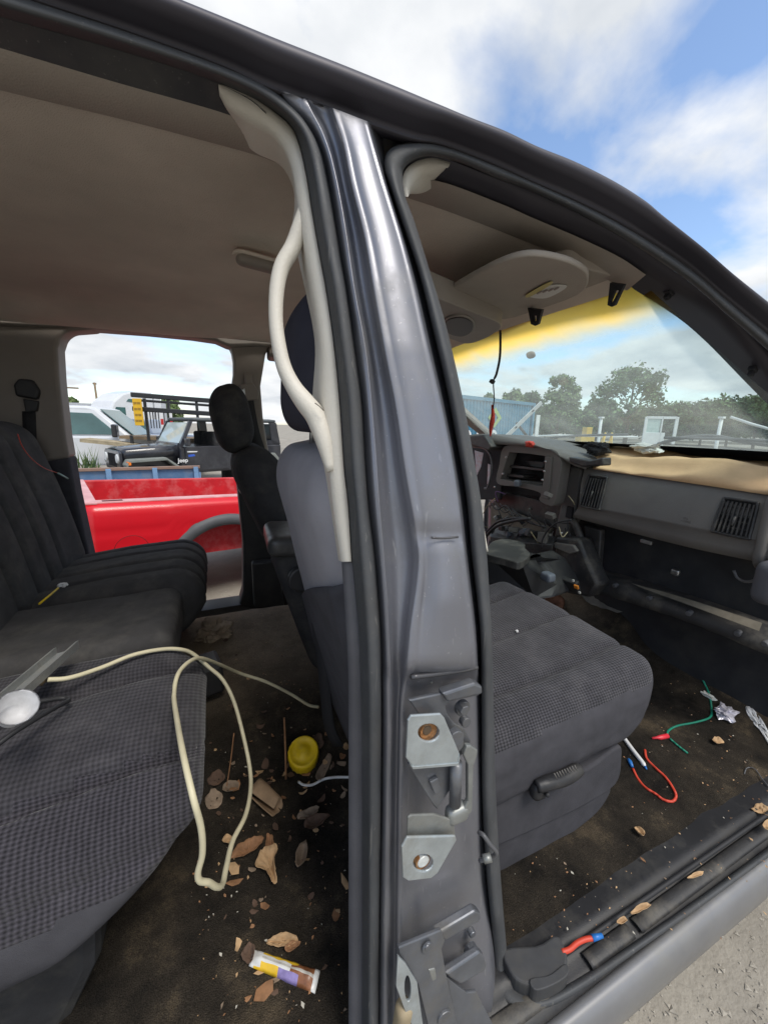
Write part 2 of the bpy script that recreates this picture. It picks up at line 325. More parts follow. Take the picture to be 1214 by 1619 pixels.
def lathe(c, ax, prof, seg=24):
    c = np.array(c, float); ax = np.array(ax, float)/np.linalg.norm(ax); ref = np.array([0, 0, 1.]) if abs(ax[2]) < .9 else np.array([1., 0, 0]); e1 = np.cross(ax, ref); e1 /= np.linalg.norm(e1); e2 = np.cross(ax, e1)
    V, Fc = loft([np.array([c+ax*z+r*(math.cos(a)*e1+math.sin(a)*e2) for a in np.linspace(0, 2*math.pi, seg, endpoint=False)]) for z, r in prof], True)
    Fc.append(tuple(range(seg))[::-1]); Fc.append(tuple(range((len(prof)-1)*seg, len(prof)*seg))); return V, Fc
def prism(poly, vec):
    P = np.array(poly, float); n = len(P); v = np.array(vec, float)
    V = np.vstack([P, P+v]); Fc = [tuple(range(n))[::-1], tuple(range(n, 2*n))]
    for i in range(n): j = (i+1) % n; Fc.append((i, j, j+n, i+n))
    # outward orientation fixed by recalculation
    return fixn(V, Fc)
def fixn(V, Fc):
    bm = bmesh.new(); vs = [bm.verts.new(p) for p in V]
    for f in Fc:
        try: bm.faces.new([vs[i] for i in f])
        except ValueError: pass
    bmesh.ops.recalc_face_normals(bm, faces=bm.faces); bm.verts.index_update()
    V2 = [tuple(v.co) for v in bm.verts]; F2 = [[v.index for v in f.verts] for f in bm.faces]; bm.free()
    return np.array(V2), F2
def box(c, h, rz=0., ry=0.):
    c = np.array(c, float); V = np.array([[sx*h[0], sy*h[1], sz*h[2]] for sx in (-1, 1) for sy in (-1, 1) for sz in (-1, 1)], float)
    if ry: a = np.array([[math.cos(ry), 0, math.sin(ry)], [0, 1, 0], [-math.sin(ry), 0, math.cos(ry)]]); V = V@a.T
    if rz: a = np.array([[math.cos(rz), -math.sin(rz), 0], [math.sin(rz), math.cos(rz), 0], [0, 0, 1]]); V = V@a.T
    return V+c, [(0, 1, 3, 2), (4, 6, 7, 5), (0, 4, 5, 1), (2, 3, 7, 6), (0, 2, 6, 4), (1, 5, 7, 3)]
def join(parts):
    V = []; Fc = []; k = 0
    for v, f in parts:
        V.append(np.array(v, float)); Fc += [tuple(i+k for i in q) for q in f]; k += len(v)
    return np.vstack(V), Fc
def plate_hole(outer, hole, vec):
    """flat plate with a hole, extruded by vec (3-D point loops, same plane)"""
    bm = bmesh.new(); es = []
    for lp in (outer, hole):
        vs = [bm.verts.new(tuple(p)) for p in lp]
        for i in range(len(vs)): es.append(bm.edges.new((vs[i], vs[(i+1) % len(vs)])))
    bmesh.ops.triangle_fill(bm, edges=es, use_beauty=True)
    r = bmesh.ops.extrude_face_region(bm, geom=bm.faces[:])
    bmesh.ops.translate(bm, vec=Vector(vec), verts=[g for g in r['geom'] if isinstance(g, bmesh.types.BMVert)])
    bmesh.ops.recalc_face_normals(bm, faces=bm.faces); bm.verts.index_update()
    V = [tuple(v.co) for v in bm.verts]; Fc = [[v.index for v in f.verts] for f in bm.faces]; bm.free()
    return np.array(V), Fc
_rbc = {}
def rbox(h, r, n=(24, 24, 12)):
    """rounded box as a dense shell; h half sizes, r corner radii (3)"""
    key = tuple(n)
    if key not in _rbc:
        pts = {}; V = []; Fc = []
        def idx(p):
            k = tuple(np.round(p, 5))
            if k not in pts: pts[k] = len(V); V.append(p)
            return pts[k]
        for ax in range(3):
            a, b = [(1, 2), (2, 0), (0, 1)][ax]
            for s in (-1, 1):
                for i in range(n[a]):
                    for j in range(n[b]):
                        q = []
                        for di, dj in ((0, 0), (1, 0), (1, 1), (0, 1)):
                            p = np.zeros(3); p[ax] = s; p[a] = -1+2*(i+di)/n[a]; p[b] = -1+2*(j+dj)/n[b]; q.append(idx(p))
                        Fc.append(tuple(q) if s > 0 else tuple(q[::-1]))
        _rbc[key] = (np.array(V), Fc)
    U, Fc = _rbc[key]; h = np.array(h, float); r = np.array(r if not np.isscalar(r) else (r, r, r), float)
    # finer rows towards the rounded rims
    P = np.sign(U)*(np.abs(U)**.85)*h; q = np.clip(P, -(h-r), h-r); d = (P-q)/r; m_ = np.linalg.norm(d, axis=1)[:, None]
    # map the cube corner zone onto the ball
    cheb = np.abs(d).max(axis=1)[:, None]
    d = np.where(m_ > 1e-9, d/np.maximum(m_, 1e-9)*cheb, d)
    return q+d*r, Fc
def place(V, loc, ry=0., rz=0., rx=0.):
    R = Matrix.Rotation(rz, 3, 'Z') @ Matrix.Rotation(ry, 3, 'Y') @ Matrix.Rotation(rx, 3, 'X')
    return np.array(V)@np.array(R).T + np.array(loc)
def groove(d, w): return math.exp(-(d/w)**2)
def px(l, **k): return [at(a, b, **k) for a, b in l]
def text_mesh(s, size, name='t', bold=False):
    c = bpy.data.curves.new(name, 'FONT'); c.body = s; c.size = size; c.extrude = .0; c.align_x = 'CENTER'; c.offset = .02*size if bold else 0
    c.resolution_u = 4
    o = bpy.data.objects.new(name, c); COL.objects.link(o); bpy.context.view_layer.update()
    me = bpy.data.meshes.new_from_object(o.evaluated_get(bpy.context.evaluated_depsgraph_get()))
    V = np.array([tuple(v.co) for v in me.vertices]); Fc = [tuple(p.vertices) for p in me.polygons]
    bpy.data.objects.remove(o); bpy.data.curves.remove(c); bpy.data.meshes.remove(me)
    return V, Fc


# ================================================================ ground
gm = M('gravelly_concrete', (.30, .275, .235), .95, 0, .25, 1.2, bump=.6, bscale=60, dust=(.42, .39, .33), dusts=.6, detail=12, spec=.2)
def ground():
    n = 60; xs = np.concatenate([np.linspace(-900, -8, 12), np.linspace(-7, 9, n), np.linspace(10, 900, 12)]); ys = np.concatenate([np.linspace(-300, -3, 8), np.linspace(-2.5, 9, n), np.linspace(10, 1500, 14)])
    V = [(x, y, .012*mnoise.noise((x*.8, y*.8, 0)) + .005*mnoise.noise((x*4, y*4, 1)) - .02) for x in xs for y in ys]; k = len(ys)
    Fc = [(i*k+j, (i+1)*k+j, (i+1)*k+j+1, i*k+j+1) for i in range(len(xs)-1) for j in range(k-1)]
    o = mk('ground', V, Fc, gm, kind='structure'); o['label'] = 'pale gravelly concrete yard'
ground()
# loose stones on the yard
def gravel():
    parts = []; g = random.Random(3)
    for i in range(2600):
        x, y = (g.uniform(.3, 1.9), g.uniform(-1.25, -.45)) if i < 1700 else (g.uniform(-1.2, 1.0), g.uniform(1.0, 3.6))
        r = abs(g.gauss(0, .004))+.002; c = np.array([x, y, -.018+.012*mnoise.noise((x*.8, y*.8, 0))])
        V = np.array([[1, 0, 0], [-.4, .9, 0], [-.5, -.8, 0], [.1, .1, .5]])*r*np.array([1, g.uniform(.6, 1.2), g.uniform(.3, .8)])
        parts.append((place(V, c, rz=g.uniform(0, 6.3)), [(0, 1, 3), (1, 2, 3), (2, 0, 3)]))
    V, Fc = join(parts)
    o = mk('gravel', V, Fc, M('stone_chips', (.36, .33, .28), .9, 0, .35, 30), kind='stuff', smooth=False); o['label'] = 'loose gravel chips scattered on the concrete yard'
    o['category'] = 'gravel'
gravel()

# ================================================================ the truck cab
T = empty('truck_cab', (.3, 0, 0), 'dark grey pickup truck cab with its doors and much of its dashboard removed', 'truck')
def sub(name, VF, mat, parent=T, **k): return mk(name, VF[0], VF[1], mat, parent, **k)
def feat(l, off, n): return np.array([S(a, b, off) for a, b in cr(l, n)])
def ext(P, x0=None, x1=None, slope0=0., end=None):
    """carry a line on past the frame, along the truck"""
    P = list(P)
    if x0 is not None: P = [np.array([x0, P[0][1], P[0][2]-.0+slope0])] + P
    if end is not None: P = P + [np.array(end)]
    return np.array(P)

# --- roof rail, seen from below: sky edge R0, lower edge R1
R0 = [(60, -92), (285, 0), (410, 50), (537, 100), (638, 141), (727, 180), (790, 204), (840, 228), (901, 252), (963, 283), (1012, 314), (1040, 338), (1102, 388), (1148, 428), (1214, 480), (1260, 517)]
R1 = [(-60, -42), (65, 0), (200, 45), (350, 100), (430, 138), (534, 174), (596, 198), (655, 218), (690, 223), (727, 235), (790, 260), (840, 283), (917, 317), (994, 357), (1086, 415), (1148, 468), (1214, 523), (1260, 562)]
def resx(P, xs):
    P = P[np.argsort(P[:, 0])]
    return np.array([[x, np.interp(x, P[:, 0], P[:, 1]), np.interp(x, P[:, 0], P[:, 2])] for x in xs])
def railsec():
    a = feat(R0, .0, 160); b = feat(R1, .022, 160)
    mx_ = min(a[:, 0].max(), b[:, 0].max())
    xs = np.concatenate([np.linspace(max(a[0, 0], b[0, 0]), mx_, 110)])
    A = resx(a, xs); B = resx(b, xs)
    rows = []
    C0 = A + np.array([0, .10, .030]); C1 = A + np.array([0, .035, .016])
    # roof skin -> crest -> bulging rail -> drip return
    prof = [(C0), (C1), A]
    for t, bul in ((.12, .012), (.28, .019), (.45, .019), (.62, .010), (.78, -.004), (.9, -.010), (1., -.002)):
        Q = A*(1-t)+B*t + np.array([0, -bul, -.25*bul]); prof.append(Q)
    prof.append(B + np.array([0, .035, .012]))
    full = []
    for Q in prof:
        Q = np.vstack([Q[0]+np.array([-1.1, 0, -.01]), Q, Q[-1]+np.array([.30, -.055, -.16]), Q[-1]+np.array([.75, -.09, -.42])]); full.append(Q)
    V, Fc = loft(full); return fixn(V, Fc)
sub('roof_rail', railsec(), shadedp)
# roof skin
def roofskin():
    xs = np.linspace(-1.1, 1.02, 30); rows = []
    for x in xs:
        row = []
        zb = float(np.interp(x, [-1.1, -.2, .4, .7, .9, 1.02], [1.93, 1.955, 1.95, 1.92, 1.895, 1.865]))
        for y in np.linspace(-.60, .60, 25): row.append((x, y, zb+.035*(1-(y/.60)**2)))
        rows.append(np.array(row))
    return loft(rows)
solid(sub('roof_panel', roofskin(), paint), .004)

# --- rear door weatherstrip (outer;inner)
SEAL = [((-40, -36), (-95, -3)), ((65, 0), (0, 26)), ((200, 45), (140, 65)), ((350, 100), (300, 114)), ((420, 132), (385, 148)), ((468, 171), (432, 174)), ((495, 207), (460, 199)), ((510, 242), (474, 230)), ((519, 284), (485, 280)),
        ((528, 337), (494, 337)), ((540, 411), (507, 411)), ((549, 460), (516, 460)), ((560, 544), (528, 544)), ((572, 633), (537, 633)), ((578, 737), (544, 737)), ((583, 800), (551, 800)), ((592, 870), (556, 880)), ((597, 928), (561, 930)),
        ((603, 1017), (567, 1017)), ((604, 1140), (571, 1140)), ((603, 1260), (572, 1260)), ((600, 1468), (572, 1468)), ((599, 1619), (572, 1619)), ((599, 1720), (572, 1720))]
def SS(u, v, of):
    # the front seal leaves the pillar face at its foot and runs on along the sill
    p = S(u, v, of)
    if u < 740 or v < 1200: return p
    w_ = min(1, max(0, (v-1440)/120.)) if u < 850 else 1.
    w_ = w_*w_*(3-2*w_)
    return p*(1-w_) + at(u, v, Z=.522-.45*(of-.022))*w_
def strip(pairs, n, offs, outs):
    """band between two traced lines with a bulged section: offs inboard offsets across t"""
    o = cr([p[0] for p in pairs], n); i = cr([p[1] for p in pairs], n); rows = []
    for t, of in zip(outs, offs):
        rows.append(np.array([SS(*(a*(1-t)+b*t), of) for a, b in zip(o, i)]))
    return loft(rows)
V, Fc = strip(SEAL, 150, [.060, .036, .022, .017, .022, .030, .050, .09], [0, .02, .15, .42, .62, .66, .98, 1.]); sub('door_seal', fixn(V, Fc), rubber)
# --- front door weatherstrip
FSEAL = [((1300, 1294), (1300, 1276)), ((1214, 1357), (1214, 1340)), ((1123, 1424), (1121, 1408)), ((1012, 1502), (1008, 1486)), ((929, 1560), (920, 1543)), ((873, 1592), (868, 1570)), ((829, 1600), (838, 1569)), ((803, 1590), (817, 1560)), ((789, 1570), (808, 1544)), ((781, 1530), (803, 1515)),
         ((776, 1467), (798, 1467)), ((768, 1379), (791, 1379)), ((761, 1260), (784, 1260)), ((760, 1140), (781, 1140)), ((759, 1017), (778, 1017)), ((753, 945), (774, 945)), ((744, 870), (769, 870)), ((737, 790), (760, 790)), ((723, 707), (746, 707)), ((706, 618), (729, 618)), ((682, 514), (705, 514)), ((661, 430), (680, 430)), ((635, 352), (656, 352)), ((615, 292), (641, 310)), ((607, 262), (637, 278)), ((611, 240), (641, 264)), ((627, 228), (655, 253)), ((655, 222), (680, 247)), ((690, 224), (712, 253)), ((727, 235), (740, 262)), ((790, 260), (790, 284)), ((840, 283), (840, 302)), ((917, 317), (917, 339)), ((994, 357), (994, 382)), ((1086, 416), (1086, 443)), ((1148, 468), (1148, 496)), ((1214, 523), (1214, 554)), ((1300, 600), (1300, 632))]
V, Fc = strip(FSEAL, 300, [.075, .040, .026, .022, .028, .042, .085], [0, .04, .22, .5, .78, .97, 1.]); sub('door_seal', fixn(V, Fc), rubber)

# --- inner flanges and headliner edge strips above both openings
def two(l0, o0, l1, o1, n=60): return loft([feat(l0, o0, n), feat(l1, o1, n)])
RI2 = [(-95, -3), (0, 26), (140, 65), (300, 114), (385, 150), (420, 176)]
RI3 = [(-95, 48), (0, 75), (175, 127), (350, 177), (400, 200), (440, 230)]
RI4 = [(-95, 118), (0, 142), (200, 190), (330, 224), (405, 245), (450, 262)]
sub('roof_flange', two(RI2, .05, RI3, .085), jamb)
_q = feat(RI4, .135, 60)
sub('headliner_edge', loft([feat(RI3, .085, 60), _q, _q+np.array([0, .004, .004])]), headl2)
FI2 = [(625, 262), (680, 247), (712, 253), (790, 284), (840, 302), (917, 339), (994, 382), (1086, 443), (1148, 496), (1214, 554), (1300, 632)]
FI3 = [(625, 288), (660, 280), (697, 287), (790, 321), (840, 343), (917, 376), (979, 406), (1025, 437), (1099, 487), (1148, 530), (1214, 600), (1300, 690)]
V, Fc = loft([feat(FI2, .06, 80), (feat(FI2, .075, 80)+feat(FI3, .075, 80))/2+np.array([0, -.006, 0]), feat(FI3, .10, 80), feat(FI3, .10, 80)+np.linspace(-1.2, 2.2, 80).clip(0, 1)[:, None]*np.array([.012, .05, -.004])])
sub('windscreen_pillar_flange', (V, Fc), shadedp)
HS_a = [(640, 285), (697, 287), (790, 321), (840, 343), (917, 376), (979, 406), (1021, 434)]
HS_b = [(630, 308), (646, 313), (700, 331), (775, 359), (850, 389), (905, 412), (991, 459)]
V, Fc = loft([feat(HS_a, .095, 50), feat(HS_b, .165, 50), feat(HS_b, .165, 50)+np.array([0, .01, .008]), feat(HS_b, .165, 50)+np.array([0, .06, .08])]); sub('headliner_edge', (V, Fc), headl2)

# --- B-pillar, rows by height
PB = [(430, 138), (468, 171), (495, 207), (510, 242), (519, 284), (528, 337), (540, 411), (549, 460), (560, 544), (572, 633), (578, 737), (583, 800), (592, 870), (597, 928), (603, 1017), (604, 1140), (603, 1260), (600, 1468), (599, 1619), (599, 1720)]
PC = [(475, 150), (500, 185), (519, 230), (528, 266), (540, 325), (549, 382), (560, 460), (577, 544), (584, 603), (593, 707), (599, 800), (604, 854), (612, 958), (616, 1053), (618, 1140), (616, 1260), (613, 1468), (611, 1720)]
PD = [(520, 165), (532, 195), (543, 219), (549, 266), (563, 325), (575, 367), (590, 460), (608, 559), (626, 648), (638, 737), (649, 800), (655, 830), (662, 869), (660, 913), (652, 958), (645, 1010), (641, 1070), (634, 1100), (631, 1260), (629, 1468), (627, 1720)]
PE = [(575, 170), (584, 201), (596, 248), (620, 325), (638, 382), (658, 460), (676, 544), (697, 633), (715, 722), (727, 800), (731, 839), (741, 922), (750, 988), (754, 1047), (757, 1140), (759, 1260), (759, 1379), (768, 1430), (776, 1480), (781, 1560), (783, 1720)]
PF = [(600, 200), (606, 240), (612, 280), (635, 352), (661, 430), (682, 514), (706, 618), (723, 707), (737, 790), (744, 870), (753, 945), (759, 1017), (760, 1140), (761, 1260), (768, 1379), (776, 1467), (783, 1556), (787, 1600), (790, 1720)]
def uat(l, v):
    vv = np.linspace(v-34, v+34, 15) if v < 1500 else [v]
    return float(np.mean(np.interp(vv, [p[1] for p in l], [p[0] for p in l])))
def r1v(u): return float(np.interp(u, [p[0] for p in R1], [p[1] for p in R1]))
def pillar():
    vs = np.concatenate([np.linspace(139, 1062, 96), np.linspace(1072, 1700, 60)]); rows = []
    for v in vs:
        b, c, d, e_, f_ = (uat(l, v) for l in (PB, PC, PD, PE, PF))
        low = 1/(1+math.exp(-(v-1066)/4.))            # below the step the face is set back for the hinges
        tp = max(0, min(1, (v-150)/90))               # flares into the roof rail at the top
        belt = groove(v-846, 14)*.004
        fo = .002+.030*low
        w_ = e_-d
        up = max(0, 1-abs(v-950)/110.)                # swell under the belt line
        pts = [(b-3, .055), (b, .040), (b*.6+c*.4, .030-.006*low), (c, .012+.006*low), (c+1.5, .018+.004*low), (c*.75+d*.25, .034), (c*.45+d*.55, .036), (c*.15+d*.85, .022+.012*low), (d, .004+.014*low), (d+.05*w_, -.001+fo*.6),
               (d+.14*w_, .004*(1-low)+fo+.004*up), (d+.22*w_, fo+.001+.006*up-.004*low), (d+.38*w_, fo-.001-.005*up), (d+.55*w_, fo-.003-.006*up), (d+.72*w_, fo-.003-.005*up), (d+.86*w_, fo-.001-.003*up), (d+.93*w_, fo+.001), (d+.97*w_, fo), (e_, fo+.010), (e_+.35*(f_-e_), .045), (f_+2, .07)]
        rows.append(np.array([S(u, max(v, r1v(u)-1), (o*(.35+.65*tp)+belt*(8 < i < 18)) + .012*(1-tp)) for i, (u, o) in enumerate(pts)]))
    V, Fc = loft(rows); return fixn(V, Fc)
sub('door_pillar', pillar(), paint)
# dark recess behind the pillar so no light leaks between the skins
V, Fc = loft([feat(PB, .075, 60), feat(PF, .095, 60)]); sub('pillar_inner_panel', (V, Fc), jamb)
# pressed lip at the step and the weld line across it
lip = [S(a, b, .010) for a, b in cr([(650, 1071), (690, 1066), (730, 1060), (754, 1055)], 14)]
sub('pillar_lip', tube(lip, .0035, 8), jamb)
crz = [S(a, b, -.004) for a, b in cr([(682, 850), (700, 851), (724, 849)], 8)]
sub('weld_seam', tube(crz, .0015, 6), jamb)

# --- cream pillar trim with the grab handle
TA = [(345, 131), (372, 139), (402, 153), (432, 174), (460, 199), (474, 230), (485, 280), (494, 337), (507, 411), (516, 460), (528, 544), (537, 633), (544, 737), (551, 800), (556, 888)]
TI = [(347, 150), (360, 166), (392, 183), (424, 203), (447, 228), (461, 262), (469, 305), (476, 350), (488, 415), (496, 460), (508, 544), (513, 633), (521, 737), (527, 800), (540, 888)]
TU = [(350, 172), (366, 201), (400, 238), (436, 256), (452, 272), (464, 300), (465, 330), (463, 358), (474, 420), (484, 465), (498, 548), (494, 655), (512, 737), (522, 800), (535, 886)]
n = 120
rows = [feat(TA, .062, n), feat(TA, .050, n)*.94+feat(TI, .050, n)*.06, feat(TA, .050, n)*.5+feat(TI, .056, n)*.5, feat(TI, .062, n), feat(TI, .075, n)*.75+feat(TU, .085, n)*.25, feat(TU, .125, n)]
V, Fc = loft(rows); sub('pillar_trim', fixn(V, Fc), cream)
hp = [(481, 322), (473, 358), (463, 390), (446, 420), (438, 455), (436, 500), (440, 540), (449, 580), (464, 611), (482, 636), (500, 660), (514, 700), (524, 745)]
hr = [.006, .0094, .0108, .0104, .0099, .0094, .0095, .0100, .0110, .0132, .0140, .012, .007]
ho = [.065, .072, .080, .085, .088, .090, .090, .088, .084, .078, .074, .068, .064]
hpp = cr([np.concatenate([S(a, b, o), [r]]) for (a, b), r, o in zip(hp, hr, ho)], 60)
sub('grab_handle', tube(hpp[:, :3], hpp[:, 3], 16), cream)
for a, b in ((505, 641),):     # parting lines at the handle's feet
    sub('handle_seam', tube([S(a-7, b-4, .052), S(a, b+1, .050), S(a+7, b+8, .049)], .0008, 5), cream_d)
# lower dark trim under the cream one
LA = [(540, 889), (545, 960), (550, 1050), (551, 1140), (551, 1300), (551, 1720)]; LB = [(557, 889), (562, 940), (568, 1020), (572, 1140), (573, 1300), (573, 1720)]
V, Fc = loft([feat(LA, .13, 60), feat(LA, .066, 60), feat(LA, .058, 60)*.5+feat(LB, .058, 60)*.5, feat(LB, .056, 60)]); sub('pillar_trim', fixn(V, Fc), M('grey_trim', (.075, .075, .085), .6, 0, .12, 20, bump=.1, bscale=400))
# front corner cap of the trim at the top of the front opening
n = 24
V, Fc = loft([feat([(640, 310), (636, 290), (640, 270), (655, 256), (680, 248), (712, 256)], .062, n), feat([(645, 311), (642, 292), (646, 276), (660, 264), (684, 258), (710, 262)], .058, n), feat([(647, 306), (650, 296), (660, 284), (674, 277), (690, 275), (706, 267)], .075, n), feat([(650, 306), (660, 306), (672, 303), (685, 295), (697, 284), (706, 270)], .12, n)])
sub('pillar_trim_cap', fixn(V, Fc), cream)
# rim light strip: edge of inner trim beside the front seal
sub('trim_edge', tube([S(a, b, .075) for a, b in cr([(759, 806), (766, 850), (770, 872)], 8)], .0018, 6), cream)

# --- sill / rocker
XS = np.linspace(-1.1, 2.2, 60)
def xsweep(prof, xs=XS, nz=0.): return loft([np.array([(x, y, z+nz*mnoise.noise((x*6, y*9, 4))) for x in xs]) for y, z in prof])
sub('rocker_sill', xsweep([(-.896, .490), (-.902, .501), (-.908, .505), (-.918, .502), (-.928, .490), (-.934, .472), (-.935, .450), (-.930, .41), (-.91, .37), (-.80, .35)]), M('sill_paint', (.20, .20, .205), .42, .3, .12, 6, coat=.3, dust=(.26, .25, .22), dusts=4))
sub('sill_channel', xsweep([(-.78, .520), (-.83, .528), (-.846, .530), (-.853, .519), (-.866, .512), (-.880, .512), (-.892, .508), (-.899, .498)], nz=.002), plast)
for a, b in ((.20, .47), (.575, .695), (.715, 2.0)):
    solid(sub('scuff_plate', xsweep([(-.864, .516), (-.868, .520), (-.876, .5215), (-.886, .520), (-.890, .516)], np.linspace(a, b, 16), .0015), dashk), .003)
cap = cr([(797, 1500), (850, 1494), (878, 1478), (892, 1496), (897, 1520), (886, 1545), (850, 1558), (820, 1552), (803, 1530)], 30, True)
V, Fc = prism([at(a, b, Z=.548) for a, b in cap], (0, 0, -.035)); bevel(sub('sill_corner_cap', (V, Fc), M('cap_grey', (.042, .043, .046), .6, 0, .15, 30, dust=(.075, .072, .065), dusts=20), smooth=False), .010, 3)
cap = cr([(838, 1548), (868, 1542), (893, 1524), (899, 1534), (894, 1546), (870, 1560), (846, 1566)], 24, True)
V, Fc = prism([at(a, b, Z=.552) for a, b in cap], (0, 0, -.03)); bevel(sub('cap_ridge', (V, Fc), MATS['cap_grey'], smooth=False), .005, 3)
V, Fc = tube([(x, -.857-.006*math.sin((x-.5)*1.2), .531) for x in np.linspace(.50, 2.2, 30)], .005, 8); sub('sill_bead', (V, Fc), blackrub)

# --- floor carpet
def floor():
    xs = np.linspace(-1.0, 1.95, 130); ys = np.linspace(-.86, .80, 90); rows = []
    for x in xs:
        r_ = []
        for y in ys:
            z = floorz(x, y)
            if y < -.78: z = z*(1-min(1, (-.78-y)/.05)) + .512*min(1, (-.78-y)/.05)
            r_.append((x, y, z))
        rows.append(np.array(r_))
    return loft(rows)
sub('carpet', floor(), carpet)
# outer underbody edge on the far side and far sill
V, Fc = loft([np.array([(x, y, z) for x in np.linspace(-1, 2, 20)]) for y, z in ((.74, .60), (.80, .622), (.86, .60), (.93, .5), (.93, .40), (.8, .36))]); sub('door_sill', (V, Fc), plast)

# --- headliner
def headliner():
    xs = np.linspace(-.95, .93, 76); rows = []
    for x in xs:
        zn = float(np.interp(x, [-1, .1, .35, .53, .75, .93], [1.879, 1.888, 1.905, 1.893, 1.867, 1.829])); yn = float(np.interp(x, [-1, .1, .35, .53, .75, .93], [-.52, -.52, -.50, -.49, -.495, -.505]))
        zf = float(np.interp(x, [-1, .1, .53, .93], [1.852, 1.852, 1.85, 1.80])); r_ = []
        for t in np.linspace(0, 1, 64):
            y = yn*(1-t)+.68*t; z = zn*(1-t)+zf*t
            z += .012*math.sin(math.pi*t)
            z -= .022*groove(x+.62, .20)*math.sin(math.pi*t)                              # dropped rear bow
            z -= .030*(1/(1+math.exp(-(t-.80)/.025)))*(1/(1+math.exp((x-.06-.25*(t-.8))/.05)))*(1-max(0, (t-.93)/.07))   # pad over the far rear door
            r_.append((x, y, z))
        rows.append(np.array(r_))
    return loft(rows)
sub('headliner', headliner(), headl)
# coat hook / oval recess in the headliner
V, Fc = rbox((.055, .018, .012), (.017, .015, .010), (14, 8, 6)); c = at(412, 418, Z=1.862); sub('ceiling_pocket', (place(V, c, rz=.25), Fc), cream_d)
V, Fc = rbox((.062, .024, .006), (.022, .02, .005), (14, 8, 6)); sub('ceiling_pocket_rim', (place(V, c+np.array([0, .004, .012]), rz=.25), Fc), headl)

# --- far side of the cab (inner trim seen across the cabin)
def farslab(name, l, Y, dep, mat, bv=.012, parent=T, n=None, closed=True, sm=True):
    P = cr(l, n, True) if n else l
    V, Fc = prism([at(a, b, Y=Y) for a, b in P], (0, dep, 0)); o = sub(name, (V, Fc), mat, parent, smooth=False); bevel(o, bv, 3, 25); flat(o, 40); return o
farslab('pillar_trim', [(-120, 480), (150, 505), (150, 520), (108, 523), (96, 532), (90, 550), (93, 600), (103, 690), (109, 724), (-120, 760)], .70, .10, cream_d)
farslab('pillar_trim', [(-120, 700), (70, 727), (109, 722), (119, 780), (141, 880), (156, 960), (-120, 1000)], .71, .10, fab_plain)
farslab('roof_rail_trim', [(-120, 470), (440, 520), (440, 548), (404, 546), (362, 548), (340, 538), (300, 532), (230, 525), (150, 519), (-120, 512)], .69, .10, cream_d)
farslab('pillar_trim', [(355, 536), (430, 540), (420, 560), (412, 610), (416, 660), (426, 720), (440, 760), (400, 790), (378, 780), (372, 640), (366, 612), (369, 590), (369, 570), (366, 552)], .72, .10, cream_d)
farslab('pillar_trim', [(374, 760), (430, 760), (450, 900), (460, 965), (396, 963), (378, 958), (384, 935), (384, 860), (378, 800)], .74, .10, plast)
farslab('door_sill_step', [(398, 890), (440, 886), (450, 962), (402, 962)], .68, .05, plast)
# far front frame: A-pillar and roof rail of the driver's side, dash end
V, Fc = prism([(.25, .70, 1.86), (.95, .66, 1.84), (1.66, .80, 1.44), (1.72, .80, 1.38), (.95, .66, 1.775), (.25, .70, 1.80)], (0, .10, -.01)); bevel(sub('windscreen_pillar', (V, Fc), cream_d, smooth=False), .012)
# seat belt on the far B-pillar
lb = cr([(391, 622), (396, 655), (404, 692), (420, 738), (440, 790)], 20)
V, Fc = loft([np.array([at(a-9, b, Y=.70) for a, b in lb]), np.array([at(a+8, b-4, Y=.70) for a, b in lb])]); solid(sub('seat_belt', (V, Fc), beltw), .003)
farslab('belt_guide', [(379, 608), (400, 605), (410, 620), (408, 632), (384, 634)], .69, .02, cream_d, .005)
farslab('belt_anchor', [(386, 590), (398, 590), (400, 610), (388, 612)], .695, .02, cream_d, .006)
farslab('belt_buckle', [(382, 616), (387, 613), (388, 625), (383, 627)], .68, .01, steel, .002)
# rear belt on the far C-pillar
farslab('belt_guide', [(20, 608), (28, 598), (50, 600), (62, 618), (58, 632), (24, 626)], .68, .03, plast, .008)
farslab('belt_slot', [(36, 630), (60, 634), (58, 650), (40, 652)], .685, .02, plast, .004)
lb = [(44, 650), (46, 700), (50, 760)]
V, Fc = loft([np.array([at(a-9, b, Y=.695) for a, b in lb]), np.array([at(a+12, b, Y=.695) for a, b in lb])]); solid(sub('seat_belt', (V, Fc), beltw), .003)
# back wall of the cab
V, Fc = prism([(-.98, -.72, .5), (-.98, .78, .5), (-.98, .70, 1.9), (-.98, -.62, 1.9)], (-.04, 0, 0)); sub('cab_back_wall', (V, Fc), fab_plain, smooth=False)

# --- windscreen
def wsp(s, y):      # s 0 top .. 1 base
    x = .885 + s*.74 + .085*(1-(y/.75)**2); z = 1.835 - s*.425; return (x, y*(1+.10*s)*.95, z)
V, Fc = loft([np.array([wsp(s, y) for y in np.linspace(-.56-.14*max(0, s), .75, 30)]) for s in np.linspace(-.08, 1, 26)])
wg = glass_mat('windscreen_glass', (.74, .87, .87), .55, .36, band=(1.775, 1.848, (1, .68, .08), .78))
sub('windscreen', (V, Fc), wg)
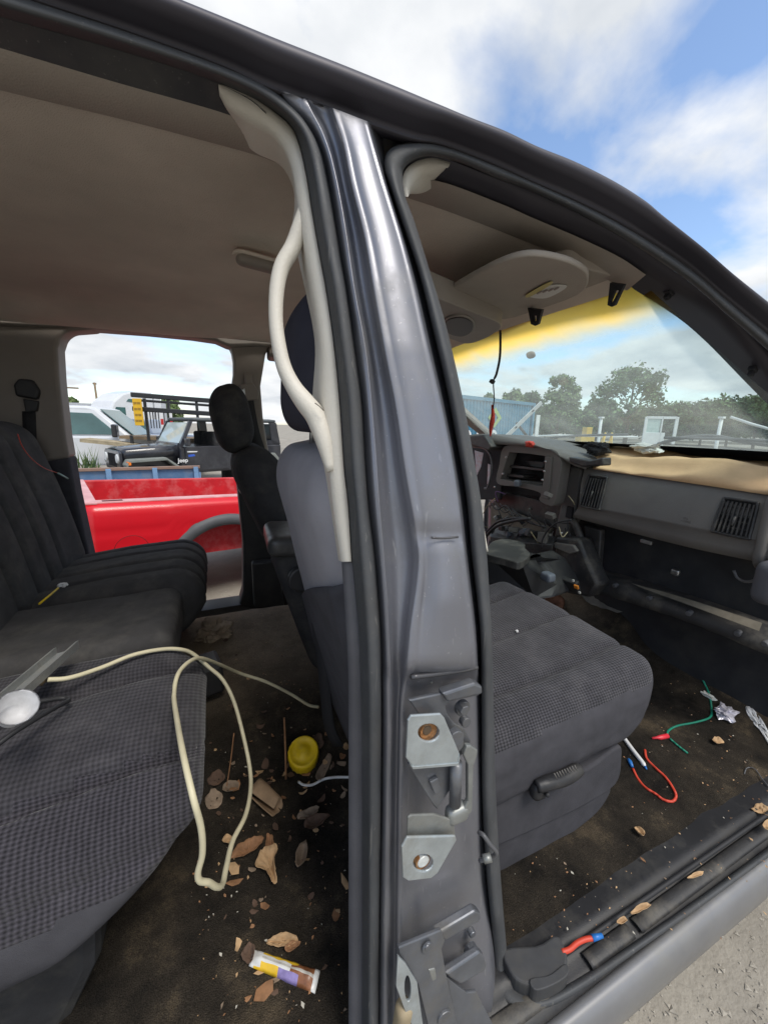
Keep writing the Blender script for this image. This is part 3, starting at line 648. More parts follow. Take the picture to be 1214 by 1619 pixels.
# frit / cowl at the base
def cowl():
    ys = np.linspace(-.82, .85, 40); rows = []
    for s, dz, dx_ in ((0, .018, -.12), (0, .012, -.02), (0, -.01, .02), (0, -.05, .10), (0, -.08, .4)):
        rows.append(np.array([(wsp(1, y)[0]+dx_, y, wsp(1, y)[2]+dz) for y in ys]))
    return loft(rows)
sub('windscreen_base', cowl(), M('cowl_black', (.012, .012, .013), .7))
V, Fc = loft([np.array([np.array(wsp(s, y))-np.array([.008, 0, .004]) for y in np.linspace(-.66, .76, 40)]) for s in (.915, .96, 1.02)]); sub('windscreen_frit', (V, Fc), M('cowl_black', (.012, .012, .013), .7))
# clips left along the pillar and headliner edge
for a, b in ((1058, 462), (1190, 584)):
    V, Fc = box(S(a, b, .105), (.010, .008, .006), ry=.5); bevel(sub('trim_clip', (V, Fc), blackrub, smooth=False), .002)
    V, Fc = box(S(a-2, b+5, .108), (.006, .006, .009), ry=.5); bevel(sub('trim_clip', (V, Fc), blackrub, smooth=False), .002)
def clip(u, v, du, dv, Xp):
    """folded black visor clip: a tongue with a slot"""
    o = [(u-2, v), (u+20, v+3), (u+12+du, v+dv-2), (u+8+du, v+dv), (u+du+1, v+dv-3)]
    hl = [(u+6, v+11), (u+12, v+12), (u+9+du, v+dv-7), (u+5+du, v+dv-7)]
    V, Fc = plate_hole(px(o, X=Xp), px(hl, X=Xp), (.008, 0, .003)); sub('visor_clip', (V, Fc), blackrub, smooth=False)
clip(966, 447, -7, 38, .86); clip(836, 487, 2, 28, .80)
# --- visor boards and overhead console
def slabz(name, l, zf, th, mat, parent=T, n=40, bv=.006):
    P = cr(l, n, True)
    V, Fc = prism([at(a, b, Z=zf) for a, b in P], (0, 0, th)); o = sub(name, (V, Fc), mat, parent, smooth=False); bevel(o, bv, 3, 30); flat(o, 40); return o
slabz('sun_visor', [(697, 466), (745, 488), (792, 505), (850, 490), (918, 464), (930, 436), (912, 420), (880, 409), (838, 404), (800, 412), (757, 432), (716, 455)], 1.818, .012, headl2, bv=.004)
slabz('header_board', [(700, 500), (716, 540), (788, 528), (880, 492), (985, 460), (1018, 437), (990, 440), (925, 425), (880, 420), (760, 470)], 1.842, .03, headl2, n=50, bv=.003)
slabz('visor_label', [(834, 467), (866, 452), (896, 453), (864, 471)], 1.8145, .0015, M('label_white', (.62, .60, .55), .6, var=.06), n=None or 24, bv=.0003)
slabz('visor_label', [(832, 466), (866, 447), (872, 449), (838, 469)], 1.8135, .0012, M('label_yellow', (.52, .44, .16), .6), n=16, bv=.0003)
for k in range(4):
    a, b = 848+k*9, 464-k*2
    slabz('label_print', [(a, b), (a+7, b-4), (a+9, b-3), (a+2, b+1)], 1.8125, .0008, M('label_ink', (.30, .25, .22), .7), n=8, bv=.0001)
# overhead console with the dark map-lamp lens
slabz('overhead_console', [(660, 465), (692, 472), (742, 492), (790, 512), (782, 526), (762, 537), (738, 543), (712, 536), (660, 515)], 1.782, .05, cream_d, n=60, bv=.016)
slabz('map_lamp_rim', [(700, 512), (708, 502), (728, 499), (745, 505), (751, 516), (747, 528), (732, 535), (714, 533), (702, 524)], 1.778, .006, cream_d, n=40, bv=.002)
slabz('map_lamp_lens', [(703, 513), (710, 505), (728, 502), (743, 507), (748, 516), (744, 526), (731, 532), (715, 530), (704, 523)], 1.776, .006, M('smoked_lens', (.03, .02, .02), .5, var=.1, spec=.2), n=40, bv=.002)
# ================================================================ seats
def seat(name, label):
    o = bpy.data.objects.new(name, None); COL.objects.link(o); o.parent = T; ROOT[o.name] = ROOT[T.name]; o['label'] = label; o.empty_display_size = .1; return o
def pad(name, h, r, n, loc, parent, mat, fn=None, ry=0., rz=0., mats=None, pick=None):
    V, Fc = rbox(h, r, n); V = V.copy()
    if fn is not None: V = np.array([fn(p) for p in V])
    W = place(V, loc, ry=ry, rz=rz); mi = None
    if pick:
        mi = [pick(V[list(f)].mean(axis=0)) for f in Fc]
    return mk(name, W, Fc, mat, parent, mats=mats, midx=mi)
# ---- front passenger seat
ps = seat('passenger_seat', 'charcoal cloth front passenger seat with dotted cushion')
def fcush(p):
    x, y, z = p; top = max(0, z/.105)
    z += .016*top*math.cos(min(1.5, abs(y)/.275*1.2)) - .012*top*groove(x-.05, .16)
    for g in (-.195, -.035, .145):
        z -= top*.013*groove(y-g-.03*x, .009)
    x += .03*max(0, z/.1)*max(0, x/.29) - .05*max(0, -z/.105)*max(0, x/.29)
    if y < -.2: y -= .012*math.cos(min(1.5, abs(z)/.105*1.4))
    z -= top*(.004*mnoise.noise((x*9, y*9, 1)) + .0022*abs(mnoise.noise((x*26, y*9, 4))))
    # soft wrinkles on the bolster
    if y < -.15: y += .003*mnoise.noise((x*14, z*40, 5))
    return (x, y, z)
def fpick(c):
    return 1 if (c[1] < -.262+.05*0 and c[2] < .066) or c[2] < -.02 else 0
pad('seat_cushion', (.30, .285, .110), (.075, .05, .075), (60, 60, 22), (.655, -.425, .828), ps, fab_frontdots, fcush, ry=-.07, mats=[fab_frontdots, fab_plain], pick=fpick)
# stitched welts across the cushion
def welt(name, l, fn, parent, mat, r=.0028):
    sub(name, tube([fn(a, b) for a, b in cr(l, 20)], r, 6), mat, parent)
def fside(name, l, Y, dep, mat, parent, bv=.012, n=40, sm=.0):
    P = cr(l, n, True); V, Fc = prism([at(a, b, Y=Y) for a, b in P], (0, dep, 0)); o = sub(name, (V, Fc), mat, parent, smooth=False); bevel(o, bv, 4, 25); flat(o, 45); return o
fside('seat_skirt', [(700, 1270), (786, 1252), (860, 1238), (930, 1216), (978, 1180), (984, 1200), (975, 1240), (930, 1272), (870, 1302), (790, 1338), (700, 1372)], -.705, .5, fab_plain, ps, .016)
fside('seat_skirt', [(700, 1340), (790, 1316), (880, 1280), (950, 1246), (966, 1250), (945, 1285), (900, 1322), (850, 1358), (797, 1391), (700, 1430)], -.698, .5, fab_plain, ps, .018)
# recline lever
pc = at(868, 1242, Y=-.725)
V1, F1 = rbox((.022, .014, .022), (.018, .012, .018), (12, 8, 12)); V1 = place(V1, at(852, 1248, Y=-.722))
pth = [at(848, 1244, Y=-.728), at(868, 1238, Y=-.733), at(890, 1231, Y=-.733), at(908, 1221, Y=-.732), at(916, 1215, Y=-.728)]
V2, F2 = tube(cr(pth, 24), list(np.interp(np.linspace(0, 1, 24), [0, .15, .6, .92, 1], [.012, .014, .015, .013, .005])), 14)
sub('recline_lever', join([(V1, F1), (V2, F2)]), plast, ps)
for k in range(9):
    a = 878+k*4; b = 1228-k*1.6
    sub('lever_rib', tube([at(a-2, b-5, Y=-.7475), at(a+2, b+3, Y=-.7485)], .0012, 5), dashp, ps)
V, Fc = tube([at(865, 1257, Y=-.742), at(865, 1257, Y=-.738)], .005, 10); sub('lever_screw_hole', (V, Fc), blackrub, ps)
# backrest
def fback(p):
    x, y, z = p; k = (z+.33)/.66
    y *= 1-.10*max(0, k-.55)/.45
    if x < 0: x -= .018*math.cos(min(1.5, abs(y)/.27*1.3))
    else: x -= .03*math.cos(min(1.5, abs(y)/.27*1.4))*(k < .9)
    x += .004*mnoise.noise((y*7, z*7, 3))
    return (x, y, z)
pad('backrest', (.075, .262, .325), (.06, .085, .10), (16, 36, 44), (.262, -.43, 1.145), ps, fab_light, fback, ry=-.20)
# darker lower rear panel (map pocket)
def pocket(p):
    x, y, z = fback((p[0], p[1], p[2])); return (x-.012, y, z)
def pocket_panel():
    rows = []
    for t in np.linspace(0, 1, 24):
        row = []
        for s in np.linspace(-1, 1, 30):
            y = .268*s; zt = .03-.13*(s)-.02*s*s      # slanting upper hem
            z = -.335+(zt+.335)*t
            q = fback((-.075, y, z)); edge = max(0, abs(s)-.86)/.14
            row.append((q[0]-.006+.075*edge**2, q[1], z))
        rows.append(np.array(row))
    V, Fc = loft(rows); return place(V, (.262, -.43, 1.145), ry=-.20), Fc
solid(sub('map_pocket', pocket_panel(), fab_plain, ps), .006)
def hrest(p):
    x, y, z = p; y *= 1-.12*max(0, z/.12); x += .02*(z/.12)
    return (x-.02*math.cos(min(1.5, abs(y)/.15*1.2)), y, z)
pad('headrest', (.055, .152, .122), (.045, .075, .075), (14, 24, 22), (.205, -.425, 1.612), ps, M('dark_headrest_cloth', (.050, .050, .066), .95, 0, .12, 12, bump=.25, bscale=900, spec=.15), hrest, ry=-.10)
for y in (-.49, -.36): sub('headrest_post', tube([(.19, y, 1.44), (.196, y, 1.53)], .006, 10), steel, ps)
# ---- driver seat
ds = seat('driver_seat', 'charcoal cloth driver seat leaning back with upright headrest')
def dback(p):
    x, y, z = p; k = (z+.33)/.66
    y *= 1-.16*max(0, k-.6)/.4
    x -= .02*math.cos(min(1.5, abs(y)/.27*1.3))
    x += .035*max(0, -z/.33)
    for g in (-.15, .15): x += (.008 if x > 0 else -.004)*-groove(y-g, .012)
    return (x, y, z)
pad('backrest', (.085, .255, .33), (.07, .09, .11), (16, 36, 40), (.235, .43, 1.11), ds, fab_dark, dback, ry=-.36)
pad('headrest', (.070, .145, .120), (.058, .08, .085), (14, 24, 22), (.078, .43, 1.522), ds, fab_dark, hrest, ry=-.34)
for y in (.37, .49): sub('headrest_post', tube([(.12, y, 1.36), (.108, y, 1.44)], .006, 10), steel, ds)
pad('seat_cushion', (.29, .27, .10), (.09, .06, .08), (30, 30, 14), (.64, .43, .83), ds, fab_dark, None, ry=-.07)
V, Fc = prism([(.36, .17, .6), (.86, .17, .6), (.90, .17, .76), (.36, .17, .76)], (0, .52, 0)); bevel(sub('seat_skirt', (V, Fc), plast, ds, smooth=False), .02)
# ---- centre seat / folded arm rest console
cs = seat('jump_seat', 'black centre seat back with hard plastic top between the front seats')
pad('backrest', (.070, .125, .22), (.05, .05, .07), (14, 18, 24), (.255, .0, .92), cs, fab_dark, None, ry=-.28)
V, Fc = rbox((.075, .118, .032), (.03, .03, .022), (16, 20, 8)); sub('arm_rest_lid', (place(V, (.196, 0, 1.148), ry=.05, rz=-.05), Fc), M('scuffed_black_vinyl', (.05, .05, .05), .38, 0, .2, 30, dust=(.14, .13, .12), dusts=25, bump=.08, bscale=200), cs)
V, Fc = tube([(.20, -.125, 1.06), (.20, -.150, 1.06)], .038, 18); bevel(sub('pivot_cover', (V, Fc), plast, cs, smooth=False), .006); 
pad('seat_cushion', (.28, .125, .10), (.07, .05, .07), (24, 16, 12), (.64, 0, .835), cs, fab_dark, None, ry=-.07)
V, Fc = box((.55, 0, .70), (.24, .11, .07)); bevel(sub('seat_base', (V, Fc), plast, cs, smooth=False), .02)
# steel seat riser under the passenger seat
V, Fc = box((.52, -.42, .60), (.19, .20, .07)); bevel(sub('seat_riser', (V, Fc), plast, ps, smooth=False), .02)
# belt strap hanging behind the passenger seat
lb = cr([(500, 985), (508, 1040), (514, 1100), (520, 1150), (534, 1180)], 14)
V, Fc = loft([np.array([at(a-7, b, Y=-.36) for a, b in lb]), np.array([at(a+9, b, Y=-.38) for a, b in lb])]); solid(sub('belt_strap', (V, Fc), beltw, ps), .003)

# ---- rear bench
rs = seat('bench_seat', 'charcoal cloth rear bench seat with dotted outboard cushion')
H = (.262, .235, .118)
def rnear(p):
    x, y, z = p
    fx = (x+H[0])/(2*H[0])
    top = max(0, z/H[2])
    z += .020*top*math.cos(min(1.5, abs(y+.02)/.23*1.25))
    z -= .030*(fx-.55)**2*top
    s = y+z
    for a_, b_ in ((.18, .40), (-.045, .18), (-.19, -.045), (-.36, -.19)):      # each panel puffs up between its seams
        q = s-.12*(x-.05)
        if a_ < q < b_:
            k = .017*(1-((q-(a_+b_)/2)/((b_-a_)/2))**2)*(y < .15); z += k*top; y -= k*.8*(1-top)*(y < -.1)
    z -= top*.0025*abs(mnoise.noise((x*24, y*8, 4)))
    for g, d in ((.18, .024), (-.045, .022), (-.19, .014)):
        k = groove(s-g-.12*(x-.05), .014)*d*(y < .15)
        z -= k*top; y += k*.5*(1-top)
    if y < -.1: y -= .022*math.cos(min(1.5, abs(z-.02)/.11*1.3))
    # nose pulls in below
    x -= .15*max(0, (.04-z)/H[2])**1.2*max(0, (x+.05)/H[0])**1.3; z -= .03*max(0, (x-.1)/.16)*(1 if z > 0 else 0)*0
    z += .004*mnoise.noise((x*8, y*8, 2))
    return (x, y, z)
def rpick(c):
    s = c[1]+c[2]-.12*(c[0]-.05)
    if s > -.045: return 0
    if s > -.25: return 1
    return 2
pad('seat_cushion', H, (.11, .10, .085), (60, 60, 30), (-.318, -.455, .868), rs, fab_weave, rnear, ry=-.03, mats=[fab_weave, fab_dots, fab_plain], pick=rpick)
def rmid(p):
    x, y, z = p; top = max(0, z/.10); z -= .01*top*groove(y, .12)
    x -= .05*max(0, -z/.1)*max(0, x/.26); z += .004*mnoise.noise((x*7, y*7, 8)); return (x, y, z)
pad('seat_cushion', (.235, .165, .100), (.045, .035, .035), (40, 36, 18), (-.365, -.055, .895), rs, fab_rear, rmid, ry=-.03)
def rfar(p):
    x, y, z = p; top = max(0, z/.11)
    z += .014*top*math.cos(min(1.5, abs(y)/.28*1.1))
    for g in (-.15, -.05, .07, .17):
        fac = min(1, max(0, (x+.2)/.1)); z -= top*.011*groove(y-g, .010)*(.4+.6*fac); x -= max(0, x/.27)*.008*groove(y-g, .012)
    z -= .018*top*max(0, -x/.27)
    x -= .07*max(0, -z/.11)*max(0, x/.27); return (x, y, z)
pad('seat_cushion', (.275, .275, .115), (.10, .07, .085), (50, 72, 24), (-.345, .405, .872), rs, fab_rear, rfar, ry=-.05)
def rback(p):
    x, y, z = p
    for g in (-.44, -.34, -.24, -.12, .12, .25, .36, .47):
        x -= max(0, x/.08)*.012*groove(y-g-.03*z, .012)
    x += max(0, x/.08)*(.02*math.cos(min(1.5, abs(z)/.3*1.3))+.02*groove(abs(y)-.62, .07))
    return (x, y, z)
pad('backrest', (.08, .695, .31), (.065, .08, .09), (14, 110, 36), (-.665, -.005, 1.185), rs, fab_rear, rback, ry=-.20)
# dark base under the bench
V, Fc = prism([(-.90, -.60, .50), (-.30, -.60, .50), (-.24, -.60, .62), (-.22, -.60, .78), (-.90, -.60, .78)], (0, 1.25, 0)); bevel(sub('bench_base', (V, Fc), fab_dark, rs, smooth=False), .02)
V, Fc = box((-.07, -.02, .74), (.035, .05, .05), rz=.2); bevel(sub('bench_bracket', (V, Fc), plast, rs, smooth=False), .012)

# ================================================================ dashboard
D = seat('dashboard', 'stripped black dashboard with its centre trim and glove box missing')
XD = 1.42
def pX(l, X=XD): return px(l, X=X)
# passenger module: upper face, crease, lower roll, end
def module():
    n = 40
    tp = cr([(924, 737), (1000, 748), (1100, 762), (1214, 779), (1232, 782)], n); cs_ = cr([(915, 800), (1000, 816), (1100, 836), (1187, 853), (1222, 860)], n); bt = cr([(905, 818), (1000, 843), (1100, 868), (1205, 890), (1222, 893)], n)
    A = np.array([at(a, b, X=XD+.02) for a, b in tp]); B = np.array([at(a, b, X=XD-.03) for a, b in cs_]); B2 = B+np.array([.006, 0, -.004]); C = np.array([at(a, b, X=XD-.015) for a, b in bt])
    rows = [A+np.array([.20, 0, .012]), A+np.array([.03, 0, .010]), A+np.array([.008, 0, .004]), A+np.array([.0, 0, -.006])]
    for t in (.25, .5, .75, .95): rows.append(A*(1-t)+B*t-np.array([.006*math.sin(t*3.14), 0, 0]))
    rows += [B, B2, B2*.5+C*.5-np.array([.010, 0, 0]), C, C+np.array([.03, 0, -.006]), C+np.array([.12, 0, .01])]
    return loft(rows)
V, Fc = module(); sub('airbag_panel', fixn(V, Fc), dashp, D)
# rounded ends
for y_, lab in ((0, 0),):
    l = [(924, 737), (905, 818), (915, 800)]
    V, Fc = prism([at(924, 737, X=XD+.02), at(915, 800, X=XD-.03), at(905, 818, X=XD-.015), at(905, 818, X=XD-.015)+np.array([.12, 0, 0]), at(924, 737, X=XD+.02)+np.array([.2, 0, 0])], (0, -.006, 0)); sub('panel_end', (V, Fc), dashp, D, smooth=False)
# right-hand end cheek next to the pillar
V, Fc = rbox((.09, .018, .12), (.04, .014, .05), (10, 6, 12)); sub('panel_end', (place(V, at(1232, 835, X=XD+.05)), Fc), dashp, D)
# vents: dark recess, frame, slats
def vent(quad, ns, rows_, X=XD-.012):
    q = [np.array(at(a, b, X=(XD+.006 if i < 2 else XD-.030))) for i, (a, b) in enumerate(quad)]
    f = lambda s, t: (q[0]*(1-s)+q[1]*s)*(1-t)+(q[3]*(1-s)+q[2]*s)*t
    V, Fc = prism([p+np.array([-.004, 0, 0]) for p in q], (.02, 0, 0)); sub('vent_recess', (V, Fc), M('vent_dark', (.006, .006, .007), .8), D, smooth=False)
    ring = cr([f(s, t) for s, t in ((.0, .06), (.10, -.04), (.9, -.04), (1.0, .06), (1.0, .95), (.95, 1.03), (.05, 1.03), (0, .95))], 40, True)
    V, Fc = tube(list(ring)+[ring[0], ring[1]], .0045, 8, False); sub('vent_frame', (np.array(V)-np.array([.007, 0, 0]), Fc), dashk, D)
    for k in range(ns):
        s = (k+.5)/ns; a, b = f(s, .03), f(s, .98)
        V, Fc = prism([a+np.array([-.014, -.0022, 0]), a+np.array([-.014, .0022, 0]), a+np.array([-.004, .003, 0]), a+np.array([-.004, -.001, 0])], b-a); sub('vent_slat', (V, Fc), dashk, D, smooth=False)
    for k in range(rows_):
        t = (k+1)/(rows_+1); V, Fc = tube([f(.03, t)-np.array([.008, 0, 0]), f(.97, t)-np.array([.008, 0, 0])], .0018, 6); sub('vent_bar', (V, Fc), dashk, D)
    V, Fc = tube([f(.55, .45)-np.array([.018, 0, 0]), f(.53, .72)-np.array([.018, 0, 0])], .004, 8); sub('vent_tab', (V, Fc), dashk, D)
vent([(932, 753), (961, 757), (949, 804), (918, 798)], 7, 0, XD-.006)
vent([(1146, 789), (1200, 797), (1186, 850), (1128, 838)], 8, 4, XD-.008)
# raised lettering on the airbag panel
for s_, a, b, sz in (('SRS', 1083, 821, .010), ('AIRBAG', 1084, 826, .009)):
    V, Fc = text_mesh(s_, sz); c = at(a, b, X=XD-.029); V2 = np.stack([c[0]+V[:, 2]-.30*V[:, 1], c[1]-V[:, 0], c[2]+V[:, 1]], axis=1); sub('panel_lettering', (V2, Fc), M('letter_grey', (.13, .125, .12), .6), D, smooth=False)
# black lower cavity where the glove box was
def quadslab(name, l, X, th, mat, parent=None, bv=.006, Xs=None):
    P = [at(a, b, X=(Xs[i] if Xs else X)) for i, (a, b) in enumerate(l)]
    V, Fc = prism(P, (th, 0, 0)); o = sub(name, (V, Fc), mat, parent or D, smooth=False); bevel(o, bv, 2, 30); flat(o, 40); return o
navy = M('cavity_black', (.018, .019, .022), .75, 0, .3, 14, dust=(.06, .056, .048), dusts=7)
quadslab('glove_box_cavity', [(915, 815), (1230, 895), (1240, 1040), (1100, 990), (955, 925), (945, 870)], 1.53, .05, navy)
quadslab('cavity_side', [(922, 830), (950, 838), (945, 905), (930, 890)], 1.46, .03, dashk)
# strut that borders the cavity, lower lip with bolts and dusty ledge
sub('dash_strut', tube([at(a, b, X=1.43) for a, b in cr([(906, 822), (918, 850), (930, 890), (940, 920)], 14)], .016, 10), dashk, D)
def lipstrip():
    n = 40
    a = cr([(928, 905), (1000, 925), (1090, 955), (1214, 1000), (1250, 1012)], n); b = cr([(935, 935), (1000, 955), (1090, 985), (1214, 1036), (1250, 1050)], n)
    A = np.array([at(*p, X=1.46) for p in a]); B = np.array([at(*p, X=1.43) for p in b])
    jit = np.array([[0, 0, .006*mnoise.noise((i*.7, 0, 0))] for i in range(n)])
    return loft([A+np.array([.09, 0, .01]), A, A*.5+B*.5+np.array([-.012, 0, 0]), B+jit, B+np.array([.06, 0, -.02])])
sub('dash_lip', lipstrip(), dashk, D)
V, Fc = loft([np.array([at(a, b, X=1.448) for a, b in cr([(998, 922), (1080, 945), (1205, 985)], 20)]), np.array([at(a, b, X=1.425) for a, b in cr([(1010, 928), (1090, 957), (1200, 998)], 20)])]); sub('dusty_ledge', (V, Fc), M('dust_brown', (.17, .15, .115), .9, 0, .3, 20), D)
for a, b in ((946, 917), (970, 927), (1024, 947), (1087, 971), (1164, 1003), (1208, 1019)):
    c = at(a, b, X=1.425); V, Fc = tube([c, c+np.array([.02, 0, .004])], .0085, 12); bevel(sub('lip_bolt', (V, Fc), M('grey_clip', (.10, .10, .105), .4), D, smooth=False), .002)
c = at(1068, 905, X=1.51); V, Fc = rbox((.008, .014, .012), .006, (6, 6, 6)); sub('cavity_latch', (place(V, c), Fc), steel, D)
sub('hinge_loop', tube([at(a, b, X=1.44) for a, b in cr([(1160, 902), (1166, 914), (1180, 920), (1196, 916), (1200, 908)], 14)], .004, 8), M('grey_clip', (.1, .1, .105), .4), D)
V, Fc = rbox((.05, .03, .06), .025, (10, 8, 12)); sub('kick_panel', (place(V, at(1222, 920, X=1.36)), Fc), M('grey_trim', (.075, .075, .085), .6), D)
V, Fc = box(at(1022, 857, X=1.41), (.006, .02, .006)); bevel(sub('latch_striker', (V, Fc), steel, D, smooth=False), .002)
# tan cover lying over the top
def cover():
    n = 46; near = cr([(938, 739), (1000, 748), (1100, 762), (1214, 779), (1240, 783)], n); far = cr([(930, 717), (964, 711), (1010, 712), (1045, 716), (1120, 727), (1214, 735), (1240, 737)], n)
    A = np.array([at(a, b, X=XD+.015) for a, b in near]); B = np.array([at(a, b, X=1.66) for a, b in far]); rows = []
    rows.append(A+np.array([-.002, 0, -.006]))
    for t in np.linspace(0, 1, 22):
        R_ = A*(1-t)+B*t
        for j in range(n):
            y = R_[j][1]
            R_[j][2] += .010 + .024*math.sin(math.pi*min(1, t*1.3))*(.6+.4*math.sin(y*9)) + .017*mnoise.noise((t*2.5, y*6, .5)) + .016*groove(t-.42-.12*math.sin(y*5), .07) + .006*mnoise.noise((t*7, y*15, 1.5))
        rows.append(R_)
    return loft(rows)
o = mk('dash_cover', *cover(), suede, label='tan suede-like cloth cover spread over the dashboard top', cat='cover'); solid(o, .004)
# crumpled bits lying on it
def crumple(name, c, h, mat, seed, label, cat, n=8, amp=.5, rz=0., group=None):
    V, Fc = rbox(h, tuple(v*.8 for v in h), (n, n, n)); W = []
    for p in V:
        q = Vector(p); d = mnoise.noise((q.x/h[0]*1.4+seed, q.y/h[1]*1.4, q.z/h[2]*1.4)); d2 = mnoise.noise((q.x/h[0]*4+seed, q.y/h[1]*4, q.z/h[2]*4))
        W.append(np.array(p)*(1+amp*d+amp*.6*d2))
    return mk(name, place(W, c, rz=rz), Fc, mat, label=label, cat=cat, group=group, smooth=False)
crumple('rag', at(1022, 709, X=1.56), (.025, .045, .014), M('white_rag', (.66, .66, .60), .95), 3., 'crumpled white rag on the tan dash cover', 'rag', amp=.9)
crumple('rag', at(944, 709, X=1.50), (.03, .05, .026), fab_dark, 9., 'crumpled black rag at the left end of the tan dash cover', 'rag', n=12, amp=.45)
# dash top pad over the centre, running to the cluster
def centretop():
    n = 30
    f1 = cr([(735, 688), (765, 686), (800, 691), (838, 698), (880, 712), (915, 726), (935, 737)], n); f2 = cr([(740, 706), (765, 704), (795, 703), (862, 709), (888, 724), (905, 735), (925, 742)], n)
    xs = np.linspace(1.34, 1.40, n)
    A = np.array([at(a, b, X=x) for (a, b), x in zip(f1, xs)]); B = np.array([at(a, b, X=x-.02) for (a, b), x in zip(f2, xs)])
    return loft([A+np.array([.28, 0, -.004]), A+np.array([.02, 0, .001]), A, A*.5+B*.5-np.array([.006, 0, 0]), B, B+np.array([.05, 0, 0])])
V, Fc = centretop(); sub('dash_pad', fixn(V, Fc), dashp, D)
quadslab('loose_duct', [(898, 722), (932, 728), (953, 723), (953, 736), (920, 738), (900, 731)], 1.36, .05, dashk)
# radio bezel: frame with opening, inner shelves and screws
XB = 1.36
bo = cr([(797, 706), (830, 705), (862, 709), (880, 717), (887, 732), (884, 758), (876, 797), (862, 797), (852, 790), (853, 779), (820, 770), (786, 764), (789, 735)], 70, True)
bh = [(805, 715), (835, 717), (861, 721), (860, 745), (857, 769), (823, 764), (791, 757), (798, 735)]
V, Fc = plate_hole(pX(bo, XB), pX(bh, XB), (.055, 0, 0)); o = sub('radio_bezel', (V, Fc), dashp, D, smooth=False); bevel(o, .006, 2, 50)
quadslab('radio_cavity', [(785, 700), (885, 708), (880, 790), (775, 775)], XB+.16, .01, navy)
for l in ([(797, 734), (860, 741), (859, 745), (796, 738)], [(794, 748), (828, 752), (827, 756), (793, 752)], [(800, 757), (857, 763), (856, 771), (798, 765)]):
    quadslab('radio_shelf', l, XB+.035, .08, dashk, bv=.002)
quadslab('radio_bracket', [(830, 728), (860, 730), (858, 742), (838, 736)], XB+.08, .03, dashk, bv=.002)
quadslab('bezel_rail', [(862, 722), (872, 722), (866, 790), (856, 786)], XB-.006, .02, dashp, bv=.003)
for a, b in ((799, 723), (862, 730), (794, 749), (857, 759), (860, 745), (781, 770), (886, 843), (798, 835)):
    c = at(a, b, X=XB-.008); V, Fc = tube([c, c+np.array([.012, 0, 0])], .0055, 10); sub('bezel_screw', (V, Fc), steel, D)
crumple_m = M('grey_plug', (.16, .18, .21), .5)
V, Fc = rbox((.02, .014, .016), .008, (8, 8, 8)); sub('wiring_plug', (place(V, at(818, 764, X=XB-.02), rz=.5), Fc), crumple_m, D)
# cluster hood and gauge ring at the driver's side
XC = 1.30
quadslab('cluster_hood', [(730, 690), (764, 687), (776, 706), (772, 712), (742, 702), (730, 703)], XC, .16, dashk)
quadslab('cluster_back', [(735, 700), (800, 706), (790, 790), (735, 790)], XC+.14, .02, navy)
sub('gauge_ring', tube([at(a, b, X=XC+.06) for a, b in cr([(748, 706), (766, 709), (776, 722), (777, 745), (771, 770), (766, 772)], 24)], .006, 8), M('grey_clip', (.1, .1, .105), .4), D)
quadslab('gauge_face', [(750, 712), (764, 716), (760, 738), (753, 752)], XC+.08, .004, M('gauge_print', (.55, .52, .55), .5, 0, .1, 3, dust=(.6, .12, .10), dusts=60), bv=.001)
quadslab('gauge_face', [(771, 733), (775, 735), (773, 768), (770, 765)], XC+.08, .004, MATS['gauge_print'], bv=.001)
# column / lower centre structures
quadslab('dash_support', [(800, 778), (850, 790), (876, 797), (905, 760), (915, 815), (905, 840), (880, 835), (800, 835), (770, 800)], 1.52, .03, dashk)
quadslab('dash_column', [(902, 735), (920, 742), (906, 818), (895, 850), (875, 850), (885, 800)], 1.44, .06, dashp, bv=.01)
quadslab('column_slot', [(896, 800), (905, 802), (903, 820), (893, 818)], 1.432, .02, navy, bv=.002)
quadslab('dusty_tray', [(775, 800), (800, 805), (850, 825), (872, 836), (866, 848), (800, 842), (775, 838)], 1.47, .02, M('dust_brown', (.17, .15, .115), .9))
V, Fc = prism([at(770, 838, X=1.38), at(800, 830, X=1.42), at(868, 842, X=1.42), at(880, 850, X=1.40), at(874, 861, X=1.34), at(830, 858, X=1.32), at(775, 848, X=1.30)], (0, 0, -.03)); bevel(sub('dash_tray', (V, Fc), dashk, D, smooth=False), .004)
for k, (a, b) in enumerate(((793, 835), (812, 838), (828, 841), (845, 846), (836, 842), (858, 850), (805, 845), (822, 850), (800, 822), (870, 815))):
    V, Fc = box(at(a, b, X=1.33+.012*(k % 4)), (.012+.006*(k % 3), .014+.008*(k % 2), .012), rz=k*.7, ry=k*.3); bevel(sub('tray_bracket', (V, Fc), (dashk, dashp, crumple_m, plast)[k % 4], D, smooth=False), .003)
quadslab('dash_column', [(878, 848), (915, 852), (925, 880), (945, 925), (930, 945), (905, 940), (880, 935), (876, 880)], 1.37, .08, dashk, bv=.012)
quadslab('dash_bracket', [(875, 858), (905, 862), (912, 872), (900, 876), (876, 866)], 1.355, .02, dashp, bv=.003)
